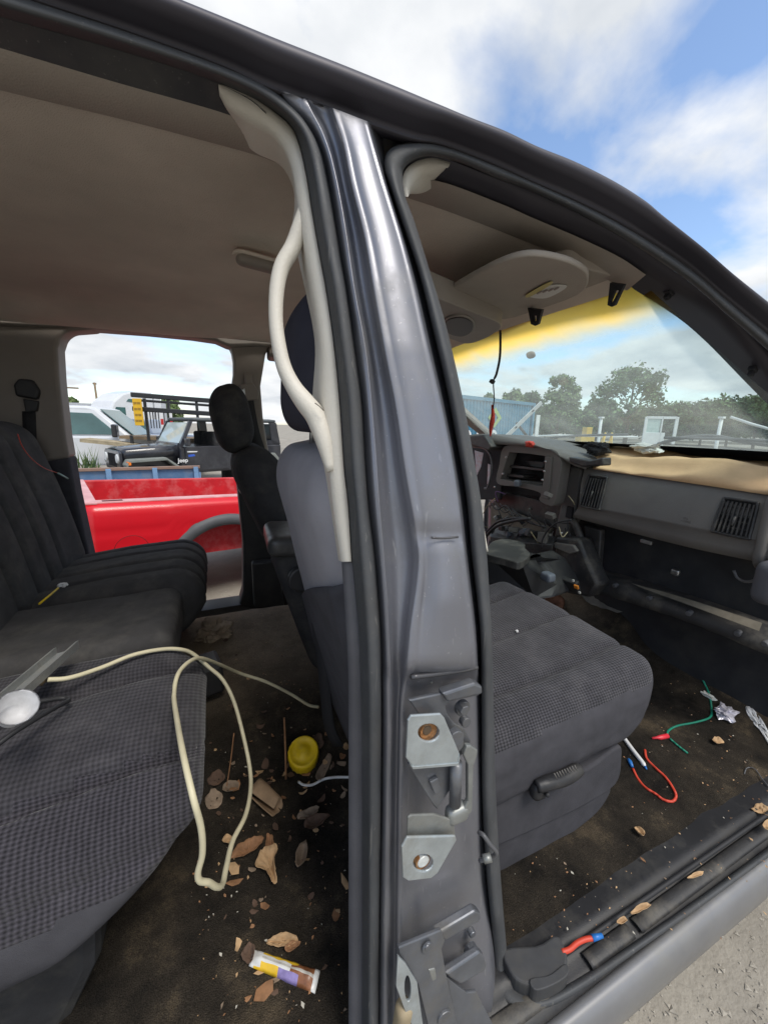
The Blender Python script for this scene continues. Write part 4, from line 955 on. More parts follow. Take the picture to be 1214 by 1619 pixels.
# console bin below: lid and tub
def bin_():
    lid = [at(a, b, Z=1.02) for a, b in cr([(768, 870), (778, 856), (800, 852), (828, 858), (830, 866), (838, 876), (822, 889), (800, 884), (770, 876)], 36, True)]
    return prism(lid, (0, 0, -.03))
bevel(sub('console_lid', bin_(), M('grey_lid', (.040, .040, .038), .55, dust=(.15, .14, .12), dusts=14), D, smooth=False), .004)
V, Fc = prism([at(768, 874, Z=.99), at(822, 889, Z=.99), at(838, 876, Z=.99), at(862, 890, Z=.96), at(885, 925, Z=.88), at(876, 946, Z=.84), at(845, 948, Z=.84), at(768, 925, Z=.86)], (.14, .02, .0)); bevel(sub('console_tub', (V, Fc), plast, D, smooth=False), .012)
V, Fc = rbox((.02, .025, .018), .012, (8, 8, 8)); sub('console_plug', (place(V, at(866, 912, X=1.14)), Fc), crumple_m, D)
V, Fc = box(at(902, 925, X=1.30), (.012, .035, .030), rz=.2, ry=-.5); bevel(sub('control_module', (V, Fc), plast, D, smooth=False), .005)
V, Fc = box(at(911, 928, X=1.277), (.004, .009, .009), rz=.2, ry=-.5); bevel(sub('orange_connector', (V, Fc), M('orange_plastic', (.85, .28, .03), .5), D, smooth=False), .002)
for a, b in ((906, 918), (916, 937)):
    V, Fc = box(at(a, b, X=1.278), (.003, .004, .004)); sub('module_pin', (V, Fc), M('label_white', (.62, .6, .55), .6), D, smooth=False)
sub('dash_cable', tube([at(a, b, X=1.29) for a, b in cr([(903, 822), (882, 826), (868, 836), (858, 852), (856, 866)], 24)], .0035, 8), blackrub, D)
sub('dash_cable', tube([at(a, b, X=1.25) for a, b in cr([(768, 848), (785, 832), (810, 824), (838, 820)], 20)], .008, 8), blackrub, D)
sub('dash_cable', tube([at(a, b, X=1.26) for a, b in cr([(768, 843), (785, 826), (808, 820), (830, 819)], 20)], .006, 8), blackrub, D)
sub('dash_cable', tube([at(a, b, X=1.25) for a, b in cr([(764, 812), (770, 800), (782, 788)], 12)], .002, 6), M('tan_wire', (.35, .30, .18), .6), D)
for k in range(5):
    sub('dash_cable', tube([at(a, b, X=1.27+.01*k) for a, b in cr([(772+k*9, 790+k*3), (785+k*11, 806+k*4), (800+k*10, 800+k*7), (815+k*12, 822+k*3)], 18)], .003, 6), (blackrub, plast)[k % 2], D)
# loose looms, clips and broken brackets left in the gutted centre
g_ = random.Random(21)
for k in range(26):
    a, b = g_.uniform(776, 900), g_.uniform(778, 862); c = at(a, b, X=g_.uniform(1.30, 1.42))
    if k % 3 == 0:
        V, Fc = box(c, (g_.uniform(.004, .014), g_.uniform(.006, .022), g_.uniform(.004, .014)), rz=g_.uniform(0, 3), ry=g_.uniform(0, 3)); bevel(sub('broken_bracket', (V, Fc), g_.choice((dashk, plast, dashp, crumple_m, steel)), D, smooth=False), .002)
    else:
        e_ = c+np.array([g_.uniform(-.02, .05), g_.uniform(-.09, .09), g_.uniform(-.08, .05)]); m__ = (c+e_)/2+np.array([-.02, g_.uniform(-.03, .03), g_.uniform(-.04, .04)])
        sub('loom_wire', tube(cr([c, m__, e_], 14), g_.uniform(.0012, .0035), 6), g_.choice((blackrub, blackrub, plast, M('tan_wire', (.35, .30, .18), .6), M('violet_wire', (.16, .09, .22), .5), M('grey_clip', (.1, .1, .105), .4))), D)
for k in range(0):      # torn edges along the lower lip
    a = 950+k*40; V, Fc = box(at(a, 905+k*14.5, X=1.45), (.006, .012, .010), rz=.4*k, ry=.3*k); bevel(sub('torn_clip', (V, Fc), dashk, D, smooth=False), .002)
# firewall behind everything
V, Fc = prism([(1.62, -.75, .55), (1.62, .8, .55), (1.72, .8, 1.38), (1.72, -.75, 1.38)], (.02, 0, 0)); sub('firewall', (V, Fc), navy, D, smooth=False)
# wipers outside the glass
for l in ([(842, 696), (880, 691), (930, 688), (992, 687)], [(1050, 692), (1110, 693), (1170, 695), (1240, 699)]):
    sub('wiper_blade', tube([at(a, b, X=1.83) for a, b in cr(l, 16)], .006, 8), M('wiper_grey', (.10, .10, .095), .6))
sub('wiper_arm', tube([at(a, b, X=1.86) for a, b in cr([(1040, 702), (1080, 692), (1130, 690), (1180, 699), (1240, 706)], 16)], .008, 8), M('wiper_grey', (.1, .1, .095), .6))
# mirror button on the glass and hanging lead
V, Fc = rbox((.007, .022, .014), (.006, .016, .012), (6, 10, 8)); sub('mirror_mount', (place(V, at(839, 561, X=1.16), ry=-.6), Fc), dashp)
lead = [(790, 500), (791, 535), (790, 565), (785, 590), (780, 604), (781, 630), (778, 660)]
sub('mirror_lead', tube([at(a, b, X=.93) for a, b in cr(lead, 40)], list(np.interp(np.linspace(0, 1, 40), [0, .6, .62, 1], [.0042, .0042, .0022, .002])), 8), blackrub)
V, Fc = box(at(778, 603, X=.93), (.008, .008, .006), ry=.5); bevel(sub('lead_plug', (V, Fc), blackrub, smooth=False), .002)
redt = M('red_tape', (.55, .05, .03), .6, 0, .4, 60)
sub('lead_tape', tube([at(a, b, X=.93) for a, b in cr([(778, 640), (779, 658), (776, 676), (775, 690)], 20)], list(np.interp(np.linspace(0, 1, 20), [0, .5, .8, 1], [.004, .0095, .006, .002])), 7), redt)
V, Fc = rbox((.018, .018, .014), .011, (8, 8, 8)); sub('red_knob', (place([p*(1+.3*mnoise.noise(tuple(p*70))) for p in V], at(838, 702, X=1.345)), Fc), redt, D)

# ================================================================ hinges, bolts, striker on the pillar
def hplate(name, l, off, th, mat, hole=None, label=None, n=None, parent=None, bv=.0015):
    P = [S(a, b, off) for a, b in (cr(l, n, True) if n else l)]
    c = np.mean(P, axis=0); A = np.array(P)-c; nrm = np.linalg.svd(A)[2][2]; nrm = nrm if nrm[1] < 0 else -nrm
    P = [p-nrm*((p-c)@nrm) for p in P]
    if hole:
        hc, rx, ry = hole; hl = [S(hc[0]+rx*math.cos(t), hc[1]+ry*math.sin(t), off) for t in np.linspace(0, 2*math.pi, 20, endpoint=False)]; hl = [p-nrm*((p-c)@nrm) for p in hl]
        V, Fc = plate_hole(P, hl, tuple(-nrm*th))
    else: V, Fc = prism(P, tuple(-nrm*th))
    o = sub(name, (V, Fc), mat, parent or T, smooth=False); bevel(o, bv, 2, 40); return o
def disc(name, u, v, off, r, th, mat, seg=18, parent=None):
    c = S(u, v, off); d = np.array([0, 1., 0])
    V, Fc = tube([c, c+d*th], r, seg); o = sub(name, (V, Fc), mat, parent or T, smooth=False); bevel(o, .0012, 2); return o
def seatp(name, label):
    return seat(name, label)
h1 = seatp('door_hinge', 'upper rear door hinge with two zinc plates and rusty holes')
hplate('hinge_base', [(647, 1108), (703, 1096), (751, 1083), (760, 1085), (762, 1092), (757, 1100), (712, 1110), (704, 1116), (707, 1129), (718, 1144), (734, 1152), (745, 1173), (736, 1185), (726, 1200), (690, 1140), (663, 1131)], -.006, .006, hingep, parent=h1)
hplate('base_flange', [(700, 1098), (751, 1081), (763, 1086), (763, 1098), (708, 1111)], -.012, .016, hingep, parent=h1, bv=.003)
hplate('hinge_web', [(645, 1209), (713, 1205), (712, 1249), (691, 1281), (684, 1272)], -.010, .005, hingep, parent=h1)
hplate('web_tab', [(680, 1238), (693, 1231), (697, 1250), (688, 1258)], -.016, .006, hingep, parent=h1)
hplate('zinc_plate', [(645, 1140), (650, 1132), (697, 1129), (703, 1136), (727, 1193), (724, 1207), (652, 1213), (642, 1199)], -.030, .004, zinc, hole=((678, 1159), 17, 14), parent=h1)
hplate('zinc_plate_edge', [(645, 1203), (652, 1213), (724, 1207), (727, 1193), (727, 1200), (725, 1211), (653, 1217)], -.031, .012, zinc, parent=h1)
disc('rusty_socket', 678, 1159, -.024, .0125, .012, rust, 20, h1)
disc('socket_core', 676, 1156, -.0255, .0065, .010, M('rust_dark', (.09, .06, .035), .9), 14, h1)
V, Fc = tube([S(721, 1206, -.018), S(719, 1272, -.018)], .0085, 16); sub('hinge_pin', (V, Fc), hingep, h1)
for a, b in ((722, 1170), (722, 1180)): disc('pin_head', a, b, -.026+.004*(b > 1175), .012, .010, hingep, 18, h1)
hplate('side_strap', [(738, 1180), (745, 1180), (756, 1187), (754, 1197), (749, 1212), (747, 1283), (736, 1297), (728, 1292), (740, 1268), (740, 1210), (733, 1195)], -.020, .008, M('zinc_dull', (.28, .29, .28), .45, .6, .2, 30, dust=(.25, .23, .19), dusts=20), parent=h1, bv=.002)
V, Fc = rbox((.018, .010, .014), .009, (8, 8, 8)); sub('hinge_knuckle', (place(V, S(722, 1285, -.012)), Fc), MATS['zinc_dull'], h1)
hplate('zinc_plate', [(645, 1294), (650, 1290), (686, 1288), (717, 1297), (721, 1325), (705, 1322), (643, 1326)], -.018, .004, MATS['zinc_dull'], parent=h1)
hplate('zinc_plate', [(644, 1325), (720, 1322), (722, 1329), (692, 1382), (682, 1390), (646, 1394), (637, 1388), (635, 1340)], -.028, .004, zinc, hole=((669, 1365), 16, 14), parent=h1)
disc('rusty_socket', 669, 1365, -.0225, .0115, .010, rust, 20, h1); disc('socket_core', 670, 1364, -.024, .0092, .010, M('zinc_bright', (.70, .72, .70), .4, .3, .2, 80), 18, h1)
def hexbolt(u, v, off, r, parent, mat):
    disc('bolt_washer', u, v, off+.004, r*1.45, .008, mat, 20, parent); c = S(u, v, off); V, Fc = tube([c+np.array([0, -.004, 0]), c+np.array([0, .008, 0])], r, 6); o = sub('hex_bolt', (V, Fc), mat, parent, smooth=False); bevel(o, .001)
hexbolt(733, 1122, -.002, .008, h1, hingep); disc('bolt_head', 738, 1144, .008, .008, .01, hingep, 16, h1)
h2 = seatp('door_hinge', 'lower rear door hinge in dark grey painted steel')
hplate('hinge_base', [(631, 1502), (699, 1474), (704, 1489), (698, 1501), (704, 1540), (722, 1619), (735, 1690), (695, 1690), (681, 1640), (659, 1553), (632, 1513)], -.014, .006, hingep, parent=h2)
hplate('base_flange', [(690, 1478), (752, 1441), (760, 1445), (760, 1457), (704, 1489)], -.008, .014, hingep, parent=h2, bv=.003)
hplate('base_flange', [(704, 1541), (758, 1505), (764, 1510), (770, 1528), (767, 1537), (729, 1558), (712, 1548)], -.006, .012, hingep, parent=h2, bv=.003)
hplate('hinge_web', [(706, 1546), (728, 1563), (738, 1570), (753, 1568), (780, 1622), (800, 1690), (725, 1690), (716, 1600)], -.003, .005, hingep, parent=h2)
hplate('zinc_plate', [(630, 1515), (642, 1526), (659, 1553), (663, 1585), (672, 1640), (660, 1640), (640, 1598), (626, 1560)], -.022, .004, zinc, hole=((644, 1562), 5, 19), parent=h2)
V, Fc = rbox((.012, .012, .03), .010, (8, 8, 12)); sub('hinge_arm_end', (place(V, S(636, 1612, -.01), ry=.1), Fc), M('rust_tan', (.30, .24, .15), .7), h2)
disc('rivet', 676, 1501, -.0175, .0085, .004, hingep, 20, h2); disc('rivet', 676, 1500, -.0195, .004, .004, hingep, 14, h2)
disc('rivet', 703, 1612, -.018, .012, .005, hingep, 20, h2)
hplate('worn_tab', [(678, 1535), (688, 1532), (691, 1550), (684, 1556)], -.018, .004, M('zinc_dull', (.28, .29, .28), .45), parent=h2)
hexbolt(746, 1507, .010, .008, h2, hingep); disc('bolt_head', 748, 1480, .012, .006, .01, hingep, 14, h2)
sub('wire_loop', tube([S(a, b, o) for (a, b), o in zip(cr([(757, 1317), (764, 1321), (774, 1335), (784, 1347), (782, 1353), (772, 1357), (758, 1362)], 30), np.linspace(.01, .01, 30)-.02*np.sin(np.linspace(0, 3.14, 30)))], .0034, 10), M('grey_clip', (.1, .1, .105), .4))
sub('loop_sleeve', tube([S(764, 1359, -.008), S(776, 1356, -.012)], .0062, 12), M('zinc_dull', (.28, .29, .28), .45))
for a, b, r in ((683, 1080, .004), (703, 1092, .004)): disc('paint_chip', a, b, .022, r*.5, .004, steel, 6)

# ================================================================ litter
def sheet_on_floor(name, l, mat, label, cat, lift=.004, curl=.012, sd=1., n=None, group=None, zf=None, nrows=5):
    """thin scrap traced on the floor, curled up a little and given thickness"""
    P = cr(l, n or max(22, 5*len(l)), True); c = P.mean(axis=0)
    if cat == 'leaf':
        P = np.array([q+(q-c)*(.16*mnoise.noise((q[0]*.16+sd, q[1]*.16, sd))+.10*mnoise.noise((q[0]*.5, q[1]*.5+sd, 3))) for q in P])
    axd = np.linalg.svd(P-c)[2][1]; V = []; k = len(P)
    for j in range(nrows):
        t = 1-j/(nrows-1)*.96
        for p in P:
            q = c+(p-c)*t; w_ = onfloor(*q) if zf is None else at(*q, Z=zf); d = (t**2)*curl*(.5+.9*mnoise.noise((w_[0]*22+sd, w_[1]*22, sd)))
            if cat == 'leaf': d += min(.012, abs((q-c)@axd)*.0006) + .004*mnoise.noise((w_[0]*90, w_[1]*90, sd))
            V.append(w_+np.array([0, 0, lift+max(0, d)]))
    Fc = []
    for j in range(nrows-1):
        for i in range(k): Fc.append((j*k+i, j*k+(i+1) % k, (j+1)*k+(i+1) % k, (j+1)*k+i))
    Fc.append(tuple((nrows-1)*k+i for i in range(k)))
    o = mk(name, V, Fc, mat, label=label, cat=cat, group=group); solid(o, .0006); return o
def cable(name, l, r, mat, label, cat, fn, n=60, seg=8):
    return mk(name, *tube([fn(a, b) for a, b in cr(l, n)], r, seg), mat, label=label, cat=cat)
# cream cable: over the near cushion, down to the floor and back
def cabpt(a, b, Y): return at(a, b, Y=Y)
cc = [(75, 1075, -.42), (110, 1072, -.41), (160, 1056, -.38), (210, 1036, -.35), (255, 1027, -.33), (285, 1027, -.32), (305, 1034, -.31), (330, 1055, -.32), (352, 1075, -.33), (370, 1110, -.36), (385, 1165, -.41), (395, 1215, -.46), (396, 1250, -.51), (388, 1290, -.57), (368, 1330, -.63), (358, 1370, -.68), (352, 1398, -.71), (343, 1403, -.725), (330, 1396, -.735), (316, 1393, -.74), (313, 1380, -.74), (320, 1350, -.74), (318, 1310, -.74), (305, 1260, -.735), (290, 1195, -.68), (280, 1140, -.58), (275, 1098, -.47), (282, 1065, -.42), (300, 1046, -.37), (318, 1041, -.33), (345, 1050, -.27), (380, 1065, -.20), (420, 1078, -.20), (460, 1098, -.20), (488, 1115, -.20), (503, 1118, -.20)]
V, Fc = tube(cr([at(a, b, Y=y) for a, b, y in cc], 220), .0042, 10)
cab_ = mk('cable', V, Fc, M('cream_cable', (.55, .50, .34), .5, 0, .18, 12), label='long cream cable looping over the rear seat down to the floor', cat='cable')
V, Fc = tube(cr([at(52, 1078, Y=-.41), at(62, 1076, Y=-.405), at(72, 1075, Y=-.40)], 10), [.009, .009, .010, .010, .008, .008, .010, .010, .006, .006], 8)
mk('cable_plug', V, Fc, M('brass_tan', (.30, .22, .12), .5, .4), cab_, label='brass coloured plug at the end of the cream cable')
# aluminium channel lying on the near cushion and the foam cup
ch0, ch1 = at(-30, 1135, Y=-.52), at(86, 1036, Y=-.34)
dv = ch1-ch0; pv = np.array([.03, .018, -.004])
V, Fc = join([prism([ch0, ch0+np.array([.004, .003, 0]), ch0+np.array([.004, .003, .014]), ch0+np.array([0, 0, .014])], dv), prism([ch0+pv, ch0+pv+np.array([.004, .003, 0]), ch0+pv+np.array([.004, .003, .016]), ch0+pv+np.array([0, 0, .016])], dv), prism([ch0+np.array([0, 0, -.001]), ch0+pv, ch0+pv+np.array([0, 0, .002]), ch0+np.array([0, 0, .002])], dv)])
o = mk('metal_channel', V, Fc, M('dull_aluminium', (.42, .43, .42), .45, .7, .2, 30, dust=(.2, .18, .14), dusts=30), label='dirty metal channel strip lying on the near rear cushion', cat='channel', smooth=False)
def cup():
    c = at(25, 1122, Y=-.62); ax = (ray(25, 1125)*-1); ax = ax/np.linalg.norm(ax); ax = ax+np.array([.25, .1, .45]); ax /= np.linalg.norm(ax)
    Pp = [(-.030, .010), (-.030, .017), (-.022, .019), (.004, .0245), (.010, .026), (.011, .0275), (.009, .0245), (-.026, .0165), (-.027, .004)]
    return lathe(c, ax, [(z*.8, r*.82) for z, r in Pp], 28)
mk('foam_cup', *cup(), M('white_foam', (.46, .46, .47), .6, 0, .15, 60), label='small white foam cup lying on the near rear cushion', cat='cup')
black_c = [(-20, 1190, -.58), (20, 1160, -.56), (60, 1135, -.53), (95, 1115, -.49), (108, 1108, -.47), (100, 1104, -.46), (70, 1108, -.47), (40, 1112, -.48)]
mk('black_cable', *tube(cr([at(a, b, Y=y) for a, b, y in black_c], 50), .0038, 8), blackrub, label='black cable on the near rear cushion below the foam cup', cat='cable')
# yellow screw cap
def ycap():
    c = onfloor(480, 1205)+np.array([0, 0, .018]); ax = -ray(480, 1195); ax /= np.linalg.norm(ax); ax = ax*.8+np.array([0, 0, .65]); ax /= np.linalg.norm(ax)
    Pp = [(-.022, .030), (-.020, .0315), (.008, .0315), (.013, .0295), (.0135, .026), (.0105, .024), (.0105, .012), (.0125, .011), (.0125, .001)]
    Pp = [(z*1.35, r*1.38) for z, r in Pp]; c = c+np.array([0, 0, .01])
    V, Fc = lathe(c, ax, Pp, 40)
    V = np.array(V)
    # knurled rim
    for i in range(len(V)):
        ring, k = divmod(i, 40)
        if ring in (1, 2) and k % 2: V[i] = V[i]-(V[i]-c-ax*((V[i]-c)@ax))*.035
    return V, Fc
mk('screw_cap', *ycap(), M('yellow_plastic', (.88, .60, .01), .45, 0, .08, 30, dust=(.55, .38, .04), dusts=60), label='yellow plastic screw cap among leaves on the rear floor', cat='cap')
leafm = [M('leaf_brown', (.30, .155, .075), .8, 0, .35, 40), M('leaf_tan', (.46, .30, .16), .8, 0, .3, 40), M('leaf_dark', (.10, .06, .04), .85, 0, .3, 40), M('leaf_grey', (.25, .185, .13), .85, 0, .3, 40)]
LV = [([(366, 1365), (378, 1346), (398, 1334), (416, 1333), (412, 1346), (395, 1358), (378, 1364)], 0, 'oval brown dry leaf beside the cream cable on the rear floor'),
      ([(406, 1380), (412, 1355), (428, 1347), (440, 1352), (434, 1370), (438, 1400), (432, 1410), (422, 1390)], 1, 'curled tan leaf with a crumpled lobe right of the oval leaf'),
      ([(420, 1348), (423, 1325), (431, 1328), (433, 1346), (426, 1352)], 0, 'narrow upright brown leaf above the crumpled tan leaf'),
      ([(468, 1380), (472, 1348), (484, 1338), (486, 1362), (480, 1378)], 3, 'crumpled grey leaf beside the pillar on the rear floor'),
      ([(420, 1496), (436, 1486), (456, 1484), (472, 1490), (460, 1502), (436, 1504)], 1, 'light brown leaf above the snack wrapper'),
      ([(450, 1510), (462, 1496), (476, 1494), (468, 1508), (456, 1514)], 0, 'small brown leaf tucked at the top right of the snack wrapper'),
      ([(382, 1520), (396, 1500), (404, 1512), (398, 1530), (388, 1530)], 2, 'dark brown leaf at the left end of the snack wrapper'),
      ([(480, 1310), (494, 1298), (520, 1296), (510, 1310), (492, 1320)], 2, 'dark crumpled leaf near the pillar below the white strip'),
      ([(470, 1296), (488, 1286), (506, 1282), (498, 1294), (482, 1302)], 3, 'pale curled leaf right of the brown paper roll'),
      ([(324, 1272), (338, 1256), (352, 1262), (348, 1280), (332, 1284)], 3, 'grey leaf inside the cable loop near the cushion'),
      ([(352, 1256), (360, 1244), (378, 1246), (370, 1262)], 3, 'pale leaf fragment at the upper right inside the cable loop'),
      ([(328, 1240), (346, 1225), (358, 1236), (342, 1250)], 2, 'dark leaf below the thin stick'),
      ([(500, 1232), (520, 1195), (524, 1208), (508, 1240)], 3, 'long greyish bark flake leaning right of the yellow cap'),
      ([(482, 1186), (492, 1172), (508, 1166), (512, 1184), (496, 1194)], 2, 'dark leaf behind the yellow cap'),
      ([(352, 1334), (362, 1326), (372, 1336), (360, 1342)], 1, 'small tan leaf left of the oval leaf')]
for k, (l, mi, lab) in enumerate(LV): sheet_on_floor('dry_leaf', l, leafm[mi], lab, 'leaf', curl=.016, sd=k*3.7+1, group='dry leaves on the rear floor')
# brown paper roll
def roll():
    a = onfloor(404, 1258)+np.array([0, 0, .022]); b = onfloor(440, 1288)+np.array([0, 0, .022]); rows = []; ax = (b-a)/np.linalg.norm(b-a); s = np.cross(ax, [0, 0, 1.]); s /= np.linalg.norm(s)
    for t in np.linspace(0, 1, 8):
        c = a+(b-a)*t; rows.append(np.array([c+(.021+.004*math.sin(3*q+t*2))*(math.cos(q)*s+math.sin(q)*np.array([0, 0, 1.]))*(1-.12*t) for q in np.linspace(.6, 2*math.pi-.1, 18)]))
    return loft(rows)
solid(mk('paper_roll', *roll(), M('brown_paper', (.33, .22, .13), .85, 0, .25, 25), label='curled piece of brown cardboard on the rear floor', cat='cardboard'), .002)
for l, lab, r in (([(449, 1160), (451, 1200), (452, 1235)], 'straight brown stick standing left of the yellow cap', .0028), ([(372, 1185), (366, 1215), (358, 1250)], 'thin bent twig right of the rear cushion', .0018)):
    P = [onfloor(*l[0])+np.array([0, -.02, .07]), onfloor(*l[1])+np.array([0, -.01, .035]), onfloor(*l[2])+np.array([0, 0, .005])]; mk('stick', *tube(cr(P, 10), r, 6), leafm[0], label=lab, cat='stick')
mk('white_strip', *tube([onfloor(a, b)+np.array([0, 0, .008]) for a, b in cr([(472, 1240), (480, 1245), (494, 1245), (512, 1236), (530, 1233), (555, 1233)], 24)], .0035, 8), M('white_plastic', (.70, .70, .70), .4, 0, .05), label='thin white plastic strip near the foot of the pillar', cat='strip')
# snack wrapper: pouch with printed bands
def wrapper():
    q = [onfloor(402, 1506), onfloor(506, 1540), onfloor(498, 1576), onfloor(394, 1532)]; nu, nv = 30, 8; rows = []
    for j in range(nv+1):
        t = j/nv; row = []
        for i in range(nu+1):
            s = i/nu; p = (q[0]*(1-s)+q[1]*s)*(1-t)+(q[3]*(1-s)+q[2]*s)*t
            d = .010*math.sin(math.pi*t)*min(1, min(s, 1-s)*9)+.003*mnoise.noise((s*9, t*4, 2)); row.append(p+np.array([0, 0, .006+d]))
        rows.append(np.array(row))
    V, Fc = loft(rows); mi = []
    for j in range(nv):
        for i in range(nu):
            s = (i+.5)/nu
            if s < .08 or s > .93: k = 0
            elif s < .16 and j < 7: k = 0
            elif j < 2: k = 1 if s < .7 else 3
            elif j < 5: k = 4 if j == 3 else (0 if s < .6 else 3)
            else: k = 1 if s < .42 else (2 if s < .75 else 3)
            mi.append(k)
    return V, Fc, mi
V, Fc, mi = wrapper()
o = mk('snack_wrapper', V, Fc, None, mats=[M('wrap_white', (.66, .66, .64), .35, 0, .05), M('wrap_yellow', (.75, .48, .03), .35, 0, .1, 40), M('wrap_violet', (.25, .20, .42), .35, 0, .3, 60), M('wrap_brown', (.22, .09, .04), .35, 0, .5, 60), M('wrap_grey', (.48, .46, .42), .35, 0, .2, 90)], midx=mi, label='flattened yellow and brown snack wrapper on the rear floor', cat='wrapper'); solid(o, .002)
crumple('rag', onfloor(338, 1005)+np.array([0, 0, .02]), (.052, .048, .034), M('clay', (.36, .28, .20), .95, 0, .3, 30, bump=.4, bscale=80), 4., 'crumpled brown rag on the centre floor hump', 'rag', n=12, amp=.7)
crumple('rag', onfloor(296, 990)+np.array([0, 0, .05]), (.03, .03, .025), M('clay_grey', (.17, .155, .14), .95, 0, .3, 30, bump=.4, bscale=80), 8., 'grey wad beneath the middle rear cushion', 'rag', n=10, amp=.6)
def seattop(a, b, z): return at(a, b, Z=z)
mk('yellow_straw', *tube([at(62, 955, Z=1.0), at(78, 942, Z=1.0), at(92, 930, Z=1.0)], .003, 6), M('yellow_plastic', (.8, .58, .02), .45), label='short yellow straw on the rear seat', cat='straw')
crumple('paper_scrap', at(99, 925, Z=1.0), (.012, .01, .006), M('white_plastic', (.7, .7, .7), .4), 2., 'white scrap beside the yellow straw on the rear seat', 'scrap', n=6)
rt_ = mk('red_wire', *tube([at(a, b, X=-.56) for a, b in cr([(28, 686), (35, 705), (50, 725), (70, 740), (92, 748)], 20)], .0014, 6), M('red_wire', (.60, .06, .03), .5), label='thin red wire hanging on the rear seat back', cat='wire')
mk('wire_plug', *tube([at(92, 748, X=-.555), at(108, 757, X=-.555)], .0035, 6), M('pale_teal', (.40, .55, .52), .5), rt_, label='pale connector at the end of the red wire')
# front floor: wires, pen, knife, foil
lift = np.array([0, 0, .005])
mk('green_wire', *tube([onfloor(a, b)+lift for a, b in cr([(1080, 990), (1093, 1010), (1104, 1030), (1106, 1055), (1110, 1075), (1120, 1098), (1124, 1120), (1122, 1136), (1100, 1144), (1070, 1150), (1056, 1158), (1054, 1166)], 60)], .0032, 8), M('green_wire', (.01, .22, .14), .5), label='long green wire on the front floor', cat='wire')
gw_ = bpy.data.objects['green_wire']
mk('wire_tail', *tube([onfloor(a, b)+lift for a, b in cr([(1058, 1170), (1072, 1182), (1086, 1193)], 16)], .003, 8), MATS['green_wire'], gw_)
mk('red_connector', *tube([onfloor(a, b)+lift*1.6 for a, b in ((1030, 1171), (1038, 1170), (1042, 1170), (1055, 1167))], [.003, .004, .007, .007], 10), M('red_plastic', (.75, .04, .06), .4), gw_, label='red crimp connector joining the green wires')
rw_ = mk('red_wire', *tube([onfloor(a, b)+lift for a, b in cr([(1019, 1188), (1022, 1202), (1035, 1216), (1052, 1232), (1064, 1250), (1068, 1262), (1062, 1270), (1048, 1267), (1036, 1258), (1020, 1248), (1008, 1234), (1000, 1218)], 60)], .0034, 8), M('red_wire', (.60, .06, .03), .5), label='looped red wire on the front floor', cat='wire')
mk('blue_connector', *tube([onfloor(a, b)+lift for a, b in ((993, 1203), (996, 1208), (999, 1215))], [.0045, .006, .004], 8), M('blue_plastic', (.02, .16, .50), .4), rw_, label='blue crimp connector')
pen = [onfloor(a, b)+lift*1.5 for a, b in ((984, 1168), (1000, 1190), (1014, 1208), (1019, 1216))]
pn_ = mk('pen', *tube(cr(pen, 16), list(np.interp(np.linspace(0, 1, 16), [0, .8, .85, 1], [.0062, .0062, .0055, .003])), 10), M('white_plastic', (.7, .7, .7), .4), label='white pen with blue tip lying by the front seat', cat='pen')
mk('pen_tip', *tube([pen[-1], pen[-1]+(pen[-1]-pen[-2])*.5], [.004, .0018], 8), MATS['blue_plastic'], pn_, label='blue tip')
crumple('foil_scrap', onfloor(1145, 1130)+np.array([0, 0, .012]), (.03, .022, .014), M('crumpled_foil', (.62, .60, .66), .35, .3, .3, 60), 6., 'crumpled white and violet foil scrap on the front floor', 'foil', n=9, amp=.9)
crumple('paper_scrap', onfloor(1121, 1103)+np.array([0, 0, .006]), (.008, .018, .006), M('white_rag', (.66, .66, .60), .95), 1., 'small white paper scrap on the green wire', 'scrap', n=6, amp=.8)
sheet_on_floor('plastic_knife', [(1178, 1120), (1188, 1122), (1200, 1136), (1210, 1152), (1222, 1176), (1218, 1186), (1204, 1162), (1190, 1146), (1181, 1132)], M('white_plastic', (.7, .7, .7), .4), 'white plastic knife blade at the right of the front floor', 'knife', curl=.004)
sheet_on_floor('dry_leaf', [(1186, 1282), (1196, 1276), (1212, 1284), (1226, 1296), (1212, 1296), (1198, 1290)], leafm[1], 'tan leaf on the front floor near the sill', 'leaf', sd=8)
sheet_on_floor('dry_leaf', [(1124, 1176), (1134, 1172), (1144, 1177), (1134, 1182)], leafm[1], 'tiny tan leaf below the foil scrap', 'leaf', sd=9)
sheet_on_floor('dry_leaf', [(1001, 1318), (1008, 1312), (1018, 1325), (1014, 1330)], leafm[1], 'small tan leaf below the seat on the front carpet', 'leaf', sd=5)
sheet_on_floor('paper_sheet', [(918, 948), (950, 944), (985, 950), (1003, 958), (990, 972), (950, 966)], M('grey_paper', (.20, .19, .17), .9, 0, .3, 20), 'dusty grey sheet on the floor under the dash', 'paper', curl=.02, sd=2)
sheet_on_floor('cardboard_piece', [(862, 945), (884, 942), (892, 958), (884, 975), (868, 962)], M('rust_card', (.20, .09, .05), .9, 0, .3, 20), 'reddish brown piece under the console bin', 'scrap', curl=.02, sd=4)
mk('thin_wire', *tube([onfloor(a, b)+lift for a, b in cr([(1176, 1226), (1180, 1217), (1192, 1218), (1204, 1234), (1214, 1246)], 20)], .0016, 6), M('grey_clip', (.1, .1, .105), .4), label='thin grey wire loop at the right edge of the front floor', cat='wire')
